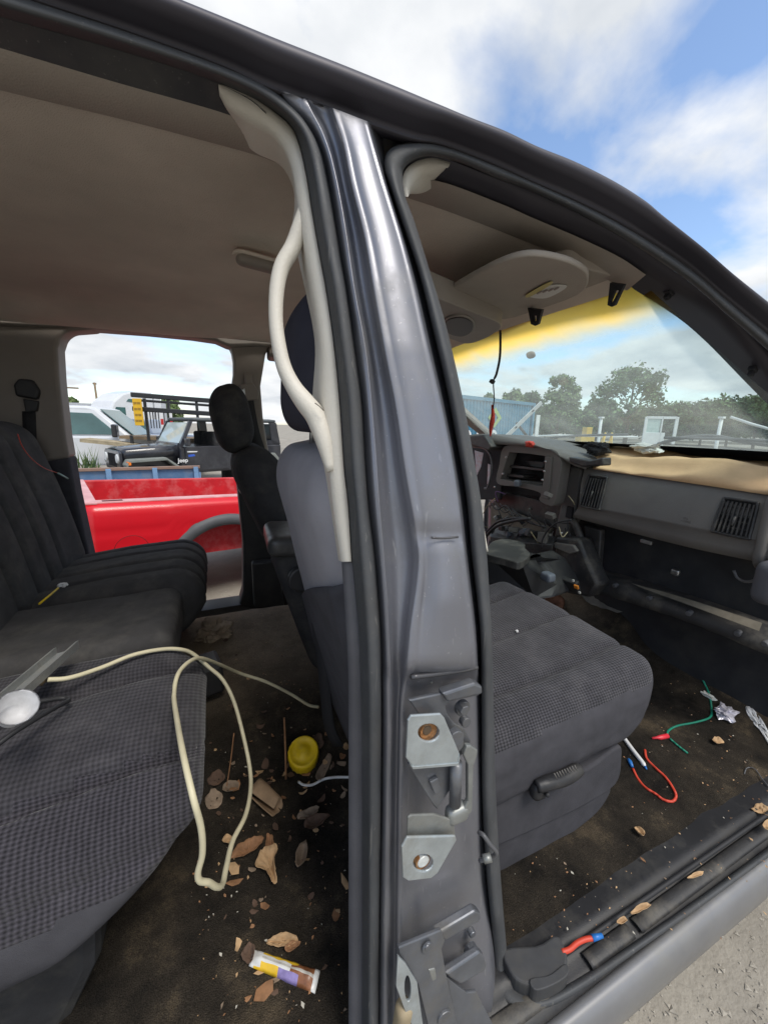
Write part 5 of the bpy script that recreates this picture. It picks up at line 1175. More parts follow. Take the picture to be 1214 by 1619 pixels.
# wire end and leaves on the sill
sw_ = mk('sill_wire', *tube([at(a, b, Z=.545) for a, b in cr([(888, 1506), (900, 1502), (912, 1492), (925, 1486), (938, 1484)], 20)], .0045, 8), M('red_wire', (.6, .06, .03), .5), label='short red wire sticking out of the sill trim', cat='wire')
mk('blue_connector', *tube([at(936, 1484, Z=.546), at(952, 1480, Z=.546)], [.006, .004], 8), MATS['blue_plastic'], sw_, label='blue connector')
for k, (l, lab) in enumerate((([(996, 1450), (1004, 1440), (1020, 1436), (1026, 1440), (1010, 1448)], 'curled tan leaf in the middle of the door sill'), ([(1086, 1392), (1098, 1384), (1112, 1382), (1104, 1390)], 'tan leaf on the sill near its right end'), ([(1204, 1308), (1214, 1302), (1224, 1310), (1212, 1318)], 'orange leaf at the right edge of the sill'), ([(974, 1462), (984, 1456), (990, 1462), (980, 1468)], 'small leaf crumb left of the curled sill leaf'))):
    sheet_on_floor('dry_leaf', l, leafm[1], lab, 'leaf', zf=.54, sd=k+20, curl=.012)
# twig pieces on the front cushion
mk('twig', *tube([at(a, b, Y=-.60) for a, b in cr([(781, 1101), (795, 1094), (803, 1090), (800, 1082)], 10)], .0013, 5), leafm[1], label='tiny twig on the front passenger cushion', cat='twig')
for k, (a, b, lab) in enumerate(((785, 977, 'white crumb on the front passenger cushion near the pillar'), (817, 998, 'tiny white crumb on the front passenger cushion seam'))):
    crumple('crumb', at(a, b, Z=.945), (.008-.004*k, .006-.003*k, .003), M('white_plastic', (.7, .7, .7), .4), k+2., lab, 'crumb', n=5)
# matted leaf litter: jagged curled fragments
def litter():
    g = random.Random(15); V = []; Fc = []; mi = []
    for i in range(135):
        if i < 90: u, v = g.gauss(450, 62), g.gauss(1232, 48)
        elif i < 118: u, v = g.uniform(330, 548), g.uniform(1300, 1600)
        else: u, v = g.uniform(330, 520), g.uniform(1000, 1130)
        if not (312 < u < 549 and 985 < v < 1605): continue
        p = onfloor(u, v)+np.array([0, 0, .004+g.random()*.008*(i < 90)]); R_ = min(.020, .004+abs(g.gauss(0, .007))); k = g.randint(6, 9); rz = g.uniform(0, 6.3); el = g.uniform(.35, .8); b = len(V); tx, ty = g.uniform(-.7, .7), g.uniform(-.7, .7); cu = g.uniform(.2, .9)
        for q in range(k):
            a = q/k*6.283; r = R_*g.uniform(.55, 1.1); x, y = r*math.cos(a), r*math.sin(a)*el; z = cu*(x*x)/R_*.8+tx*x*.5+ty*y*.5
            V.append(p+np.array([x*math.cos(rz)-y*math.sin(rz), x*math.sin(rz)+y*math.cos(rz), max(0, z)]))
        V.append(p+np.array([0, 0, .001])); m0 = g.choice((0, 0, 1, 2, 2, 2, 3, 3))
        for q in range(k): Fc.append((b+q, b+(q+1) % k, b+k)); mi.append(m0)
    mk('leaf_litter', V, Fc, None, mats=leafm, midx=mi, kind='stuff', smooth=True, label='broken dry leaf litter matted on the rear floor', cat='litter')
litter()
# countless flecks on the carpet
def flecks():
    g = random.Random(5); parts = []
    zones = [((300, 551), (1180, 1619), 230), ((330, 500), (965, 1120), 110), ((985, 1214), (1040, 1380), 150), ((800, 1000), (1330, 1490), 50), ((860, 1214), (1360, 1500), 30)]
    for (ua, ub), (va, vb), n_ in zones:
        for i in range(n_):
            u, v = g.uniform(ua, ub), g.uniform(va, vb)
            p = onfloor(u, v); r = min(.009, .0010+abs(g.gauss(0, .0017)))
            V = np.array([[1, 0, 0], [.2, .5, .1], [-.9, .3, 0], [-.3, -.5, .15]])*r; parts.append((place(V, p+np.array([0, 0, .004]), rz=g.uniform(0, 6.3), rx=g.uniform(-.5, .5)), [(0, 1, 2, 3)]))
    V, Fc = join(parts); mi = [g.choice((0, 0, 1, 1, 2, 3)) for _ in Fc]
    mk('crumbs', V, Fc, None, mats=[leafm[0], leafm[1], leafm[3], M('pale_fleck', (.5, .47, .40), .8)], midx=mi, kind='stuff', smooth=False, label='countless crumbs and leaf fragments on the carpet', cat='debris')
flecks()

# ================================================================ yard behind the cab
def root(name, loc, rz, label, cat, group=None):
    o = empty(name, (0, 0, 0), label, cat, group); o.location = loc; o.rotation_euler = (0, 0, rz); ROOT[o.name] = np.zeros(3); return o
def P_(name, VF, mat, par, bv=0., smooth=False, sol=0.):
    o = mk(name, VF[0], VF[1], mat, par, smooth=smooth)
    if sol: solid(o, sol)
    if bv: bevel(o, bv, 2, 30)
    return o
def sidep(poly, y0, y1):     # side profile polygon (x,z) swept from y0 to y1
    return prism([(x, y0, z) for x, z in poly], (0, y1-y0, 0))
def wheel(par, x, y, r, w_, s):
    mkp = [(0, r*.62), (0, r*.95), (w_*.15, r), (w_*.85, r), (w_, r*.95), (w_, r*.6)]
    V, Fc = lathe((x, y, r), (0, s, 0), mkp, 24); t = P_('wheel', (V, Fc), blackrub, par, smooth=True)
    V, Fc = tube([(x, y+s*(w_-.03), r), (x, y+s*(w_+.005), r)], [r*.58, r*.5], 20); P_('rim', (V, Fc), M('dull_rim', (.30, .30, .29), .4, .5), t)
# ---- red bed
redp = M('red_car_paint', (.66, .008, .018), .36, 0, .06, 2, coat=.2)
redw = M('worn_red_paint', (.50, .012, .02), .5, 0, .2, 5, dust=(.60, .16, .16), dusts=9)
rb = root('truck_bed', (-.88, 1.88, 0), math.radians(17), 'detached bright red pickup bed with black wheel arch trim', 'truck bed')
rb.rotation_euler = (0, math.radians(3), math.radians(17))
ARX, ARZ, ARR = .92, .36, .42
def bedside(y_out, sgn):
    xs = np.concatenate([np.linspace(0, .66, 12), np.linspace(.70, 1.50, 40), np.linspace(1.54, 2.4, 12)]); rows = []
    for t in np.linspace(0, 1, 22):
        row = []
        for x in xs:
            zb = .34
            if abs(x-ARX) < ARR: zb = max(zb, ARZ+math.sqrt(ARR**2-(x-ARX)**2)*.92)
            z = zb+(.955-zb)*t
            bul = .035*math.sin(math.pi*min(1, max(0, (z-.34)/.62)))**.8 - .05*max(0, (z-.90)/.055)**2 - .010*groove(z-.76, .014)
            row.append((x, y_out-sgn*bul, z))
        rows.append(np.array(row))
    return loft(rows)
P_('bed_side', bedside(0, 1), redp, rb, smooth=True, sol=.012)
P_('bed_rail', sidep([(0, .945), (2.4, .945), (2.4, .962), (0, .962)], .03, .13), M('sky_lit_rail', (.62, .30, .30), .45, 0, .15, 4, dust=(.7, .55, .55), dusts=4), rb, .006)  # pale colour stands in for sky reflected on the red rail top
P_('bed_wall', sidep([(.03, .50), (2.4, .50), (2.4, .945), (.03, .945)], .12, .14), redw, rb)
P_('bed_floor', sidep([(.03, .47), (2.4, .47), (2.4, .50), (.03, .50)], .12, 1.36), redw, rb)
P_('bed_wall', sidep([(.03, .50), (2.4, .50), (2.4, .955), (.03, .955)], 1.36, 1.42), redw, rb, .01)
P_('bed_ledge', sidep([(.03, .60), (2.4, .60), (2.4, .63), (.03, .63)], 1.26, 1.36), redw, rb, .01)
P_('bed_wall', prism([(0, .02, .34), (0, 1.42, .34), (0, 1.42, .945), (0, .02, .945)], (.03, 0, 0)), redp, rb, .006)
P_('bed_rail', prism([(-.01, .02, .946), (-.01, 1.42, .946), (.07, 1.42, .946), (.07, .02, .946)], (0, 0, .014)), MATS['sky_lit_rail'], rb, .004)
def flare():
    rows = []
    for dy, rr in ((.02, ARR-.02), (-.055, ARR-.01), (-.060, ARR+.05), (-.03, ARR+.085), (.0, ARR+.09)):
        rows.append(np.array([(ARX+rr*math.cos(a), dy, ARZ+rr*math.sin(a)*.92) for a in np.linspace(.05, math.pi-.05, 40)]))
    return loft(rows)
P_('wheel_flare', flare(), M('faded_flare', (.085, .088, .095), .6, 0, .12, 10), rb, smooth=True)
P_('wheel_housing', loft([np.array([(ARX+ARR*math.cos(a), y, ARZ+ARR*math.sin(a)*.92) for a in np.linspace(0, math.pi, 24)]) for y in (.02, .35)]), M('red_under', (.25, .012, .015), .7), rb, smooth=True)
V, Fc = tube([(.245, -.036, .615), (.245, -.0435, .615)], .105, 40); fd = P_('fuel_door', (V, Fc), redp, rb)
V, Fc = tube([(.245+.106*math.cos(a), -.040, .615+.106*math.sin(a)) for a in np.linspace(0, 2*math.pi, 41)], .0028, 6, False); P_('door_gap', (V, Fc), M('gap_dark', (.10, .004, .006), .8), fd)
P_('stake_pocket', prism([(.10, .05, .963), (.22, .05, .963), (.22, .09, .963), (.10, .09, .963)], (0, 0, .0015)), M('gap_dark', (.1, .004, .006), .8), rb)
for x in (.35, 1.9): P_('bed_support', box((x, .75, .24), (.06, .60, .23)), M('old_timber', (.22, .16, .10), .9), rb, .01)
# ---- blue trailer edge
bt = root('trailer', (-1.75, 4.55, 0), math.radians(2), 'low blue steel trailer frame behind the red bed', 'trailer')
bluep = M('blue_steel', (.10, .20, .36), .6, .1, .25, 6, dust=(.22, .20, .17), dusts=6)
P_('rail', box((.75, 0, .915), (.78, .03, .018)), M('rusty_rail', (.26, .17, .13), .8), bt, .004)
P_('side_board', box((.75, .012, .80), (.77, .012, .11)), bluep, bt)
P_('rail', box((.75, 0, .67), (.78, .03, .025)), bluep, bt, .004)
for x in (.0, .50, 1.0, 1.48): P_('post', box((x, -.02, .80), (.028, .022, .12)), M('light_blue_steel', (.18, .32, .52), .6), bt, .004)
P_('deck', box((.75, .9, .62), (.78, .9, .02)), bluep, bt)
for x, y in ((.1, .1), (1.4, .1), (.1, 1.6), (1.4, 1.6)): P_('leg', box((x, y, .30), (.03, .03, .30)), bluep, bt)
# ---- black off-road vehicle
blk = M('black_car_paint', (.016, .017, .024), .3, 0, .2, 3, coat=.6, dust=(.05, .05, .055), dusts=3)
grey_t = M('faded_grey_trim', (.20, .215, .20), .7, 0, .12, 10)
G = at(190, 702, Y=7.7); aJ = math.radians(24)
fw = np.array([-math.cos(aJ), -math.sin(aJ)]); lf = np.array([math.sin(aJ), -math.cos(aJ)])
OJ = G[:2]-fw*1.72-lf*.60
jp = root('off_road_vehicle', (OJ[0], OJ[1], -.12), math.pi+aJ, 'black open-sided off-road vehicle with hardtop and grey fender flares', 'car')
P_('tub', sidep([(.70, .55), (.70, 1.12), (-1.75, 1.12), (-1.75, .55)], -.72, .72), blk, jp, .03)
def hood():
    rows = []
    for x, hw, z in ((1.70, .52, 1.06), (1.62, .54, 1.085), (1.2, .60, 1.115), (.70, .68, 1.15)):
        rows.append(np.array([(x, -hw, z-.22), (x, -hw, z-.03), (x, -hw+.06, z), (x, 0, z+.025), (x, hw-.06, z), (x, hw, z-.03), (x, hw, z-.22)]))
    return loft(rows)
P_('hood', hood(), blk, jp, smooth=True, sol=.02)
P_('engine_bay', sidep([(1.66, .60), (1.66, .98), (.68, 1.02), (.68, .60)], -.50, .50), blk, jp)
P_('grille', prism([(1.70, -.56, .66), (1.70, .56, .66), (1.70, .56, 1.02), (1.70, .48, 1.06), (1.70, -.48, 1.06), (1.70, -.56, 1.02)], (.05, 0, 0)), blk, jp, .015)
for k in range(7): P_('grille_slot', box((1.752, (k-3)*.085, .86), (.004, .022, .13)), M('slot_black', (.004, .004, .005), .9), jp)
for s in (-1, 1):
    V, Fc = tube([(1.75, s*.42, .90), (1.775, s*.42, .90)], [.095, .085], 20); P_('headlight', (V, Fc), M('lamp_glass', (.60, .62, .62), .15, 0, .1), jp)
    # flare: front mudguard, flat top bent down at front
    P_('fender', prism([(1.72, s*.54, .80), (1.66, s*.54, .90), (1.0, s*.54, .92), (.72, s*.54, .70), (.72, s*.54, .62), (.98, s*.54, .86), (1.64, s*.54, .84), (1.70, s*.54, .74)], (0, s*.28, 0)), grey_t, jp, .012)
    P_('turn_signal', box((1.66, s*.76, .83), (.03, .06, .035)), M('amber_lens', (.85, .22, .02), .3), jp, .008)
    P_('fender_flare', prism([(-.72, s*.72, .70), (-.90, s*.72, .92), (-1.5, s*.72, .92), (-1.68, s*.72, .70), (-1.60, s*.72, .70), (-1.45, s*.72, .86), (-.93, s*.72, .86), (-.80, s*.72, .70)], (0, s*.12, 0)), grey_t, jp, .01)
    for x in (1.20, -1.18): wheel(jp, x, s*.52, .37, .24, s)
    # windscreen posts, door, roof posts
    P_('windscreen_post', prism([(.70, s*.66, 1.12), (.62, s*.66, 1.12), (.36, s*.62, 1.66), (.44, s*.62, 1.66)], (0, s*.06, 0)), blk, jp)
    P_('door', sidep([(.60, .60), (.60, 1.12), (-.32, 1.12), (-.32, .60)], s*.72, s*.745), blk, jp, .012)
    P_('roof_post', prism([(-.36, s*.66, 1.12), (-.30, s*.66, 1.66), (-.48, s*.66, 1.66), (-.52, s*.66, 1.12)], (0, s*.05, 0)), blk, jp)
    P_('hardtop_side', sidep([(-.50, 1.12), (-.46, 1.22), (-1.60, 1.22), (-1.72, 1.12)], s*.68, s*.71), blk, jp)
    P_('roof_post', sidep([(-1.50, 1.12), (-1.46, 1.66), (-1.64, 1.66), (-1.74, 1.12)], s*.66, s*.71), blk, jp)
    P_('mirror', box((.58, s*.86, 1.22), (.04, .07, .08)), blk, jp, .02)
P_('windscreen_frame', prism([(.70, -.66, 1.12), (.70, .66, 1.12), (.665, .66, 1.19), (.665, -.66, 1.19)], (.03, 0, .01)), blk, jp)
P_('windscreen', prism([(.665, -.62, 1.19), (.665, .62, 1.19), (.425, .60, 1.62), (.425, -.60, 1.62)], (.006, 0, .003)), M('bright_glass', (.50, .58, .57), .08, 0, .1, 2, spec=.8), jp)
V, Fc = rbox((1.05, .70, .045), (.08, .08, .04), (12, 10, 4)); P_('hardtop', (place(V, (-.62, 0, 1.69)), Fc), M('faded_top', (.075, .085, .09), .5), jp, smooth=True)
P_('seat', box((-.2, .35, 1.15), (.10, .22, .28)), fab_dark, jp, .05); P_('seat', box((-.2, -.35, 1.15), (.10, .22, .28)), fab_dark, jp, .05)
P_('bumper', box((1.92, 0, .60), (.06, .70, .07)), M('old_timber', (.22, .16, .10), .9), jp, .015)
P_('tail_panel', box((-1.70, 0, 1.38), (.02, .62, .24)), blk, jp)
for s_, x, z, sz, m_ in (('Jeep', 1.02-.36, .80, .12, M('white_print', (.75, .75, .75), .5)), ):
    V, Fc = text_mesh(s_, sz, bold=True); P_('fender_lettering', (np.stack([x-V[:, 0], np.full(len(V), .748), z+V[:, 1]], axis=1), Fc), m_, jp)
P_('side_stripe', sidep([(.56, 1.00), (.36, 1.00), (.34, 1.02), (.56, 1.03)], .746, .748), M('white_print', (.75, .75, .75), .5), jp)
P_('side_decal', sidep([(.54, .90), (.40, .92), (.42, .96), (.55, .95)], .746, .748), M('blue_print', (.03, .10, .50), .5), jp)
# ---- white crew-cab pickup
wht = M('white_car_paint', (.66, .68, .71), .3, 0, .05, 2, coat=.6)
wglass = M('teal_glass', (.06, .13, .13), .08, 0, .3, 1.5, spec=.9)
W0 = at(150, 645, Y=10.6)
wp = root('white_pickup', (W0[0]-.30, 11.6, -.15), math.radians(-6), 'white pickup truck parked behind the black off-road vehicle', 'truck')
P_('body', sidep([(-3.2, .55), (-3.2, 1.28), (-2.0, 1.30), (.95, 1.28), (1.5, 1.27), (2.5, 1.18), (2.65, 1.05), (2.65, .55)], -.98, .98), wht, wp, .05)
P_('cab', prism([(-2.0, -.92, 1.26), (-1.9, -.80, 1.95), (-1.6, -.78, 2.02), (.15, -.78, 2.02), (.35, -.80, 1.97), (1.10, -.92, 1.26)], (0, 1.84, 0)), wht, wp, .06)
P_('side_window', prism([(.82, -.935, 1.32), (.28, -.86, 1.84), (-.52, -.86, 1.86), (-.56, -.935, 1.32)], (0, .05, 0)), wglass, wp, .01)
P_('side_window', prism([(-.70, -.935, 1.32), (-.66, -.86, 1.86), (-1.6, -.86, 1.84), (-1.75, -.935, 1.32)], (0, .05, 0)), wglass, wp, .01)
P_('windscreen', prism([(1.12, -.80, 1.30), (1.12, .80, 1.30), (.42, .70, 1.94), (.42, -.70, 1.94)], (.02, 0, .01)), wglass, wp)
P_('door_handle', box((-.42, -1.0, 1.14), (.10, .02, .035)), blackrub, wp, .01); P_('mirror', box((.82, -1.13, 1.42), (.06, .10, .16)), blk, wp, .03)
P_('fuel_panel', box((-.55, -.985, 1.18), (.09, .006, .09)), M('gap_black', (.02, .02, .022), .7), wp)
for x in (1.75, -2.3):
    for s in (-1, 1): wheel(wp, x, s*.72, .40, .26, s)
# ---- second parked pickup, a blue-grey one between
sp = at(200, 662, Y=17)
p2 = root('parked_pickup', (sp[0], 17.9, -.1), math.radians(170), 'small blue-grey pickup far behind the white truck', 'truck')
P_('body', sidep([(-2.5, .5), (-2.5, 1.12), (.9, 1.15), (2.2, 1.08), (2.3, .5)], -.9, .9), M('slate_paint', (.22, .26, .34), .3, 0, .1, 2, coat=.5), p2, .05)
P_('cab', sidep([(-1.0, 1.12), (-.85, 1.70), (.2, 1.72), (.9, 1.12)], -.78, .78), MATS['slate_paint'], p2, .05)
P_('side_window', sidep([(-.85, 1.16), (-.74, 1.62), (-.2, 1.63), (-.2, 1.16)], .78, .80), wglass, p2); P_('side_window', sidep([(-.1, 1.16), (-.1, 1.63), (.2, 1.62), (.75, 1.16)], .78, .80), wglass, p2)
# ---- semi tractor
q = at(184, 655, Y=34)
sm_ = root('semi_tractor', (q[0], 35.5, -.2), math.radians(226), 'white sleeper-cab semi tractor in the distance', 'truck')
P_('cab', sidep([(-2.0, 1.0), (-2.0, 4.05), (-.6, 4.05), (.5, 3.75), (1.25, 3.15), (1.6, 2.55), (1.75, 2.0), (3.1, 1.75), (3.3, 1.0)], -1.2, 1.2), wht, sm_, .12)
P_('side_window', sidep([(.45, 2.1), (.45, 2.75), (1.15, 2.75), (1.45, 2.1)], 1.2, 1.23), wglass, sm_); P_('sleeper_window', sidep([(-.9, 1.9), (-.9, 2.5), (-.5, 2.5), (-.5, 1.9)], 1.2, 1.23), wglass, sm_)
P_('sleeper_window', sidep([(-.7, 3.1), (-.7, 3.4), (.1, 3.4), (.3, 3.2)], 1.2, 1.23), wglass, sm_); P_('side_fairing', box((-2.4, 0, 2.4), (.3, 1.2, 1.5)), wht, sm_, .05)
for x in (2.3, -2.6):
    for s in (-1, 1): wheel(sm_, x, s*.95, .52, .28, s)
for u_, d_, lab in ((150, 60, 'pale box trailer behind the white pickup roof'), (222, 52, 'grey box trailer right of the semi tractor')):
    q = at(u_, 650, Y=d_); bx = root('box_trailer', (q[0], d_, 0), .05, lab, 'trailer')
    P_('box', box((0, 0, 2.3), (2.6, 1.2, 1.35)), M('pale_grey_paint', (.42, .44, .48), .5), bx, .03); P_('underframe', box((0, 0, .75), (2.4, .5, .12)), plast, bx)
    for s in (-1, 1): wheel(bx, 1.4, s*.9, .48, .26, s)
# ---- flatbed with pipe rack and yellow sign
q = at(215, 660, Y=9.9)
rk = root('pipe_rack', (q[0], 9.9, -.05), math.radians(-4), 'black steel pipe rack on a flatbed behind the off-road vehicle', 'rack')
rkm = M('rack_black', (.025, .027, .03), .45, .2)
for z, dz in ((2.12, -.02), (1.80, -.03)): P_('rack_rail', box((1.2, 0, z), (1.25, .05, .055), ry=.045), rkm, rk, .015)
P_('rack_rail', box((1.2, .5, 2.02), (1.25, .04, .03), ry=.045), rkm, rk, .01)
for x in (.22, .72, 1.35, 2.0): P_('rack_post', box((x, 0, 1.6), (.03, .03, .50)), rkm, rk)
for x in (.30, .36, .42, .48, .54, .60): P_('rack_bar', box((x, .02, 1.62), (.010, .01, .22)), rkm, rk)
for x in (.56, .76):
    for k in range(3): P_('marker_pole', box((x, -.06, 1.42+.14*k), (.03, .012, .07)), (M('white_print', (.75, .75, .75), .5), M('red_print', (.55, .03, .03), .5))[k % 2], rk)
P_('deck', box((.9, .6, 1.13), (1.3, .6, .035), ry=.04), M('old_timber', (.22, .16, .10), .9), rk); P_('deck_plank', box((-.55, .0, 1.05), (.55, .30, .04), ry=.12), M('pale_timber', (.36, .30, .20), .9, 0, .3, 8), rk)
P_('brace', prism([(-.05, -.1, .8), (.02, -.1, .8), (.55, -.1, 1.12), (.45, -.1, 1.12)], (0, .05, 0)), rkm, rk); P_('brace', box((-.12, -.1, .98), (.03, .03, .25)), rkm, rk)
for x in (-.3, .8, 1.8): P_('rack_leg', box((x, .9, .55), (.05, .05, .56)), rkm, rk)
sg = root('warning_sign', tuple(at(221, 672, Y=9.7)), math.radians(-18), 'yellow panel sign with four dark lines of print on the rack', 'sign')
P_('panel', box((0, 0, .30), (.10, .012, .31)), M('sign_yellow', (.78, .46, .02), .45, 0, .08), sg, .006)
for k in range(4):
    for x, w_ in ((-.042, .034), (.036, .036)): P_('print_line', box((x, -.0135, .10+.135*k), (w_, .002, .026)), M('sign_print', (.35, .20, .02), .5), sg)
# ---- weeds, scrap cart
for k, (u_, v_) in enumerate(((134, 726), (141, 731), (129, 729), (148, 728), (152, 733))):
    g = random.Random(40+k); c = at(u_, v_+10, Y=5.6); parts = []
    for i in range(12):
        a = g.uniform(0, 6.3); h = g.uniform(.10, .34); l = g.uniform(.05, .18); b0 = np.array([g.uniform(-.06, .06), g.uniform(-.06, .06), 0]); tip = b0+np.array([math.cos(a)*l, math.sin(a)*l, h]); w0 = np.array([-math.sin(a), math.cos(a), 0])*.010
        parts.append((np.array([b0-w0, b0+w0, tip])+c, [(0, 1, 2)]))
    V, Fc = join(parts); mk('weed', V, Fc, M('weed_green', (.10, .15, .04), .7, 0, .3, 20), label=('thin weed tuft nearest the far pillar trim', 'weed tuft second from the far pillar trim', 'low weed tuft at the left end of the blue trailer', 'weed tuft closest to the off-road vehicle bumper', 'sparse weed tuft in front of the vehicle bumper')[k], cat='weed', group='weed tufts by the white pickup', smooth=False)
# ---- utility poles
for u_, vt, d_, lab in ((111, 606, 70, 'wooden utility pole with crossarms at the left of the rear window'), (157, 605, 66, 'bare utility pole above the white pickup')):
    q = at(u_, 660, Y=d_); top = at(u_, vt, Y=d_)[2]; po = root('utility_pole', (q[0], d_, 0), .2, lab, 'pole')
    P_('post', tube([(0, 0, 0), (0, 0, top)], [.17, .13], 10), M('old_timber', (.22, .16, .10), .9), po, smooth=True)
    for k in range(2 if u_ < 130 else 1): P_('crossarm', box((0, 0, top-(.6 if u_ < 130 else .15)-k*2.2), (1.5 if u_ < 130 else .22, .08, .10)), M('old_timber', (.22, .16, .10), .9), po)
# ================================================================ view through the windscreen
def dirpt(u_, D_, z=0.):
    d = ray(u_, 680); d = d.copy(); d[2] = 0; d /= np.linalg.norm(d); return np.array([CAM[0]+d[0]*D_, CAM[1]+d[1]*D_, z])
def zat(u_, v_, D_):
    d = ray(u_, v_); return CAM[2]+D_*d[2]/math.hypot(d[0], d[1])
a_, b_ = dirpt(690, 15.0), dirpt(842, 21.5); L_ = np.linalg.norm(b_-a_); ang = math.atan2(b_[1]-a_[1], b_[0]-a_[0])
sc_ = root('shipping_container', tuple(a_), ang, 'blue corrugated shipping container with white lettering beyond the windscreen', 'container')
zt_ = 2.75
bluec = M('container_blue', (.07, .22, .33), .6, .1, .12, 1, dust=(.16, .24, .28), dusts=1.5)
xs = []; k = 0; x = 0
while x < L_-.3: xs += [(x, 0), (x+.08, 0), (x+.12, .05), (x+.20, .05)]; x += .24
P_('corrugated_wall', loft([np.array([(x, y, z) for x, y in xs]) for z in (.2, zt_-.12)]), bluec, sc_)
P_('rail', box((L_/2-.1, 0, zt_-.06), (L_/2, .04, .07)), bluec, sc_); P_('rail', box((L_/2-.1, 0, .12), (L_/2, .04, .09)), bluec, sc_)
P_('corner_post', box((L_-.15, 0, zt_/2), (.09, .06, zt_/2)), bluec, sc_); P_('roof', box((L_/2, 1.2, zt_-.02), (L_/2, 1.2, .02)), bluec, sc_); P_('end_wall', box((L_-.12, 1.2, zt_/2), (.04, 1.2, zt_/2-.02)), bluec, sc_); P_('wall_panel', box((L_/2, 2.38, zt_/2), (L_/2-.1, .03, zt_/2-.03)), bluec, sc_)
V, Fc = text_mesh('D D O', 1.05, bold=True); P_('white_lettering', (np.stack([V[:, 0]*.9+3.0, np.full(len(V), -.012), V[:, 1]+.68], axis=1), Fc), M('white_print', (.75, .75, .75), .5), sc_)
P_('yellow_diamond', plate_hole([(3.45, -.015, 1.95), (4.0, -.015, 2.4), (4.55, -.015, 1.95), (4.0, -.015, 1.5)], [(3.75, -.015, 1.95), (4.0, -.015, 2.15), (4.25, -.015, 1.95), (4.0, -.015, 1.72)], (0, -.004, 0)), M('dull_yellow', (.30, .42, .12), .6), sc_)
# white perforated boom and post
bwh = M('white_steel', (.72, .72, .70), .5, 0, .08)
p0, p1 = dirpt(798, 9.0, zat(798, 694, 9.0)), dirpt(852, 9.0, zat(852, 636, 9.0))
bm_ = root('steel_boom', tuple(dirpt(800, 9.0)), 0, 'slanted white steel boom with holes in front of the container', 'boom')
o0 = dirpt(800, 9.0); dv = p1-p0; nv_ = np.array([-.035, 0, .035])
P_('bar', prism([p0-o0-nv_, p0-o0+nv_, p1-o0+nv_*.8, p1-o0-nv_*.8], (.03, .05, 0)), bwh, bm_, .008)
for t in (.3, .75): P_('bar_slot', prism([p0-o0+dv*t-nv_*.3, p0-o0+dv*t+nv_*.3, p0-o0+dv*(t+.05)+nv_*.3, p0-o0+dv*(t+.05)-nv_*.3], (-.004, -.006, 0)), plast, bm_)
c0 = dirpt(849, 9.2, 0)-o0; zt2 = zat(849, 656, 9.2); P_('post', prism([c0+np.array([-.05, 0, 0]), c0+np.array([.05, 0, 0]), c0+np.array([.05, 0, zt2]), c0+np.array([-.05, 0, zt2])], (.02, .04, 0)), bwh, bm_, .006)
P_('strut', tube([dirpt(815, 9.1, zat(815, 668, 9.1))-o0, dirpt(838, 9.1, zat(838, 694, 9.1))-o0], .03, 8), plast, bm_, smooth=True)
P_('foot', box((0, 0, .5), (.10, .10, .5)), plast, bm_)
# white door frame leaning on the scrap row
D_ = 12.; q = dirpt(1043, D_); z0_, z1_ = zat(1043, 702, D_), zat(1043, 659, D_); wd = .34
fr = root('cab_door_frame', tuple(q), -YAW-.2, 'white empty cab door frame standing among scrap beyond the windscreen', 'door frame')
for nm, b in (('stile', (-wd, 0, (z0_+z1_)/2, .03, .02, (z1_-z0_)/2)), ('stile', (wd, 0, (z0_+z1_)/2, .035, .02, (z1_-z0_)/2)), ('head', (0, 0, z1_-.02, wd, .02, .03)), ('door_panel', (-.10, 0, z0_+.12, .22, .02, .16)), ('stile', (.02, 0, (z0_+z1_)/2, .015, .02, (z1_-z0_)/2))):
    P_(nm, box(b[:3], b[3:]), bwh, fr, .006)
P_('pane', box((-.16, .01, z1_-.3), (.15, .004, .26)), M('pale_glass', (.45, .55, .52), .1), fr); P_('stand', box((0, 0, z0_/2), (.05, .04, z0_/2)), plast, fr)
# scrap row: rails, yellow ladder, orange machine
def junk(name, u_, v0, v1, w_, D_, mat, label, cat, extra=None):
    q = dirpt(u_, D_); r_ = root(name, tuple(q), -YAW, label, cat); za, zb = zat(u_, v1, D_), zat(u_, v0, D_); hw = w_/2*D_/F/.93
    P_('body', box((0, 0, (za+zb)/2), (hw, .3, (zb-za)/2)), mat, r_, .02); P_('base', box((0, 0, za/2), (hw*.8, .25, za/2)), plast, r_); return r_, za, zb, hw
yel = M('machine_yellow', (.65, .42, .05), .5, 0, .15)
r_, za, zb, hw = junk('machine', 926, 688, 698, 18, 24., yel, 'small yellow machine low beyond the windscreen', 'machine'); P_('cabin', box((hw*.2, 0, zb+.2), (hw*.4, .25, .22)), yel, r_, .02)
D_ = 14.; q = dirpt(963, D_); ld = root('step_ladder', tuple(q), -YAW, 'yellow step ladder beyond the windscreen', 'ladder'); zz = zat(963, 684, D_)
for s in (-1, 1): P_('leg', tube([(s*.22, 0, 0), (s*.10, 0, zz)], .025, 8), yel, ld, smooth=True); P_('leg', tube([(s*.22, .5, 0), (s*.10, .02, zz)], .02, 8), yel, ld, smooth=True)
for t in (.2, .4, .6, .8, .97): P_('rung', box((0, 0, zz*t), (.22-.12*t, .03, .012)), yel, ld)
for u_, lab in ((948, 'thin white post nearer the boom beyond the windscreen'), (1143, 'tall white post near the right of the windscreen')):
    q = dirpt(u_-6 if u_ > 1000 else u_, 16.); po = root('post', tuple(q), 0, lab, 'post'); P_('shaft', tube([(0, 0, 0), (0, 0, zat(u_, 660, 16.))], .05, 8), bwh, po, smooth=True); P_('cap', box((0, 0, zat(u_, 660, 16.)), (.07, .07, .03)), bwh, po)
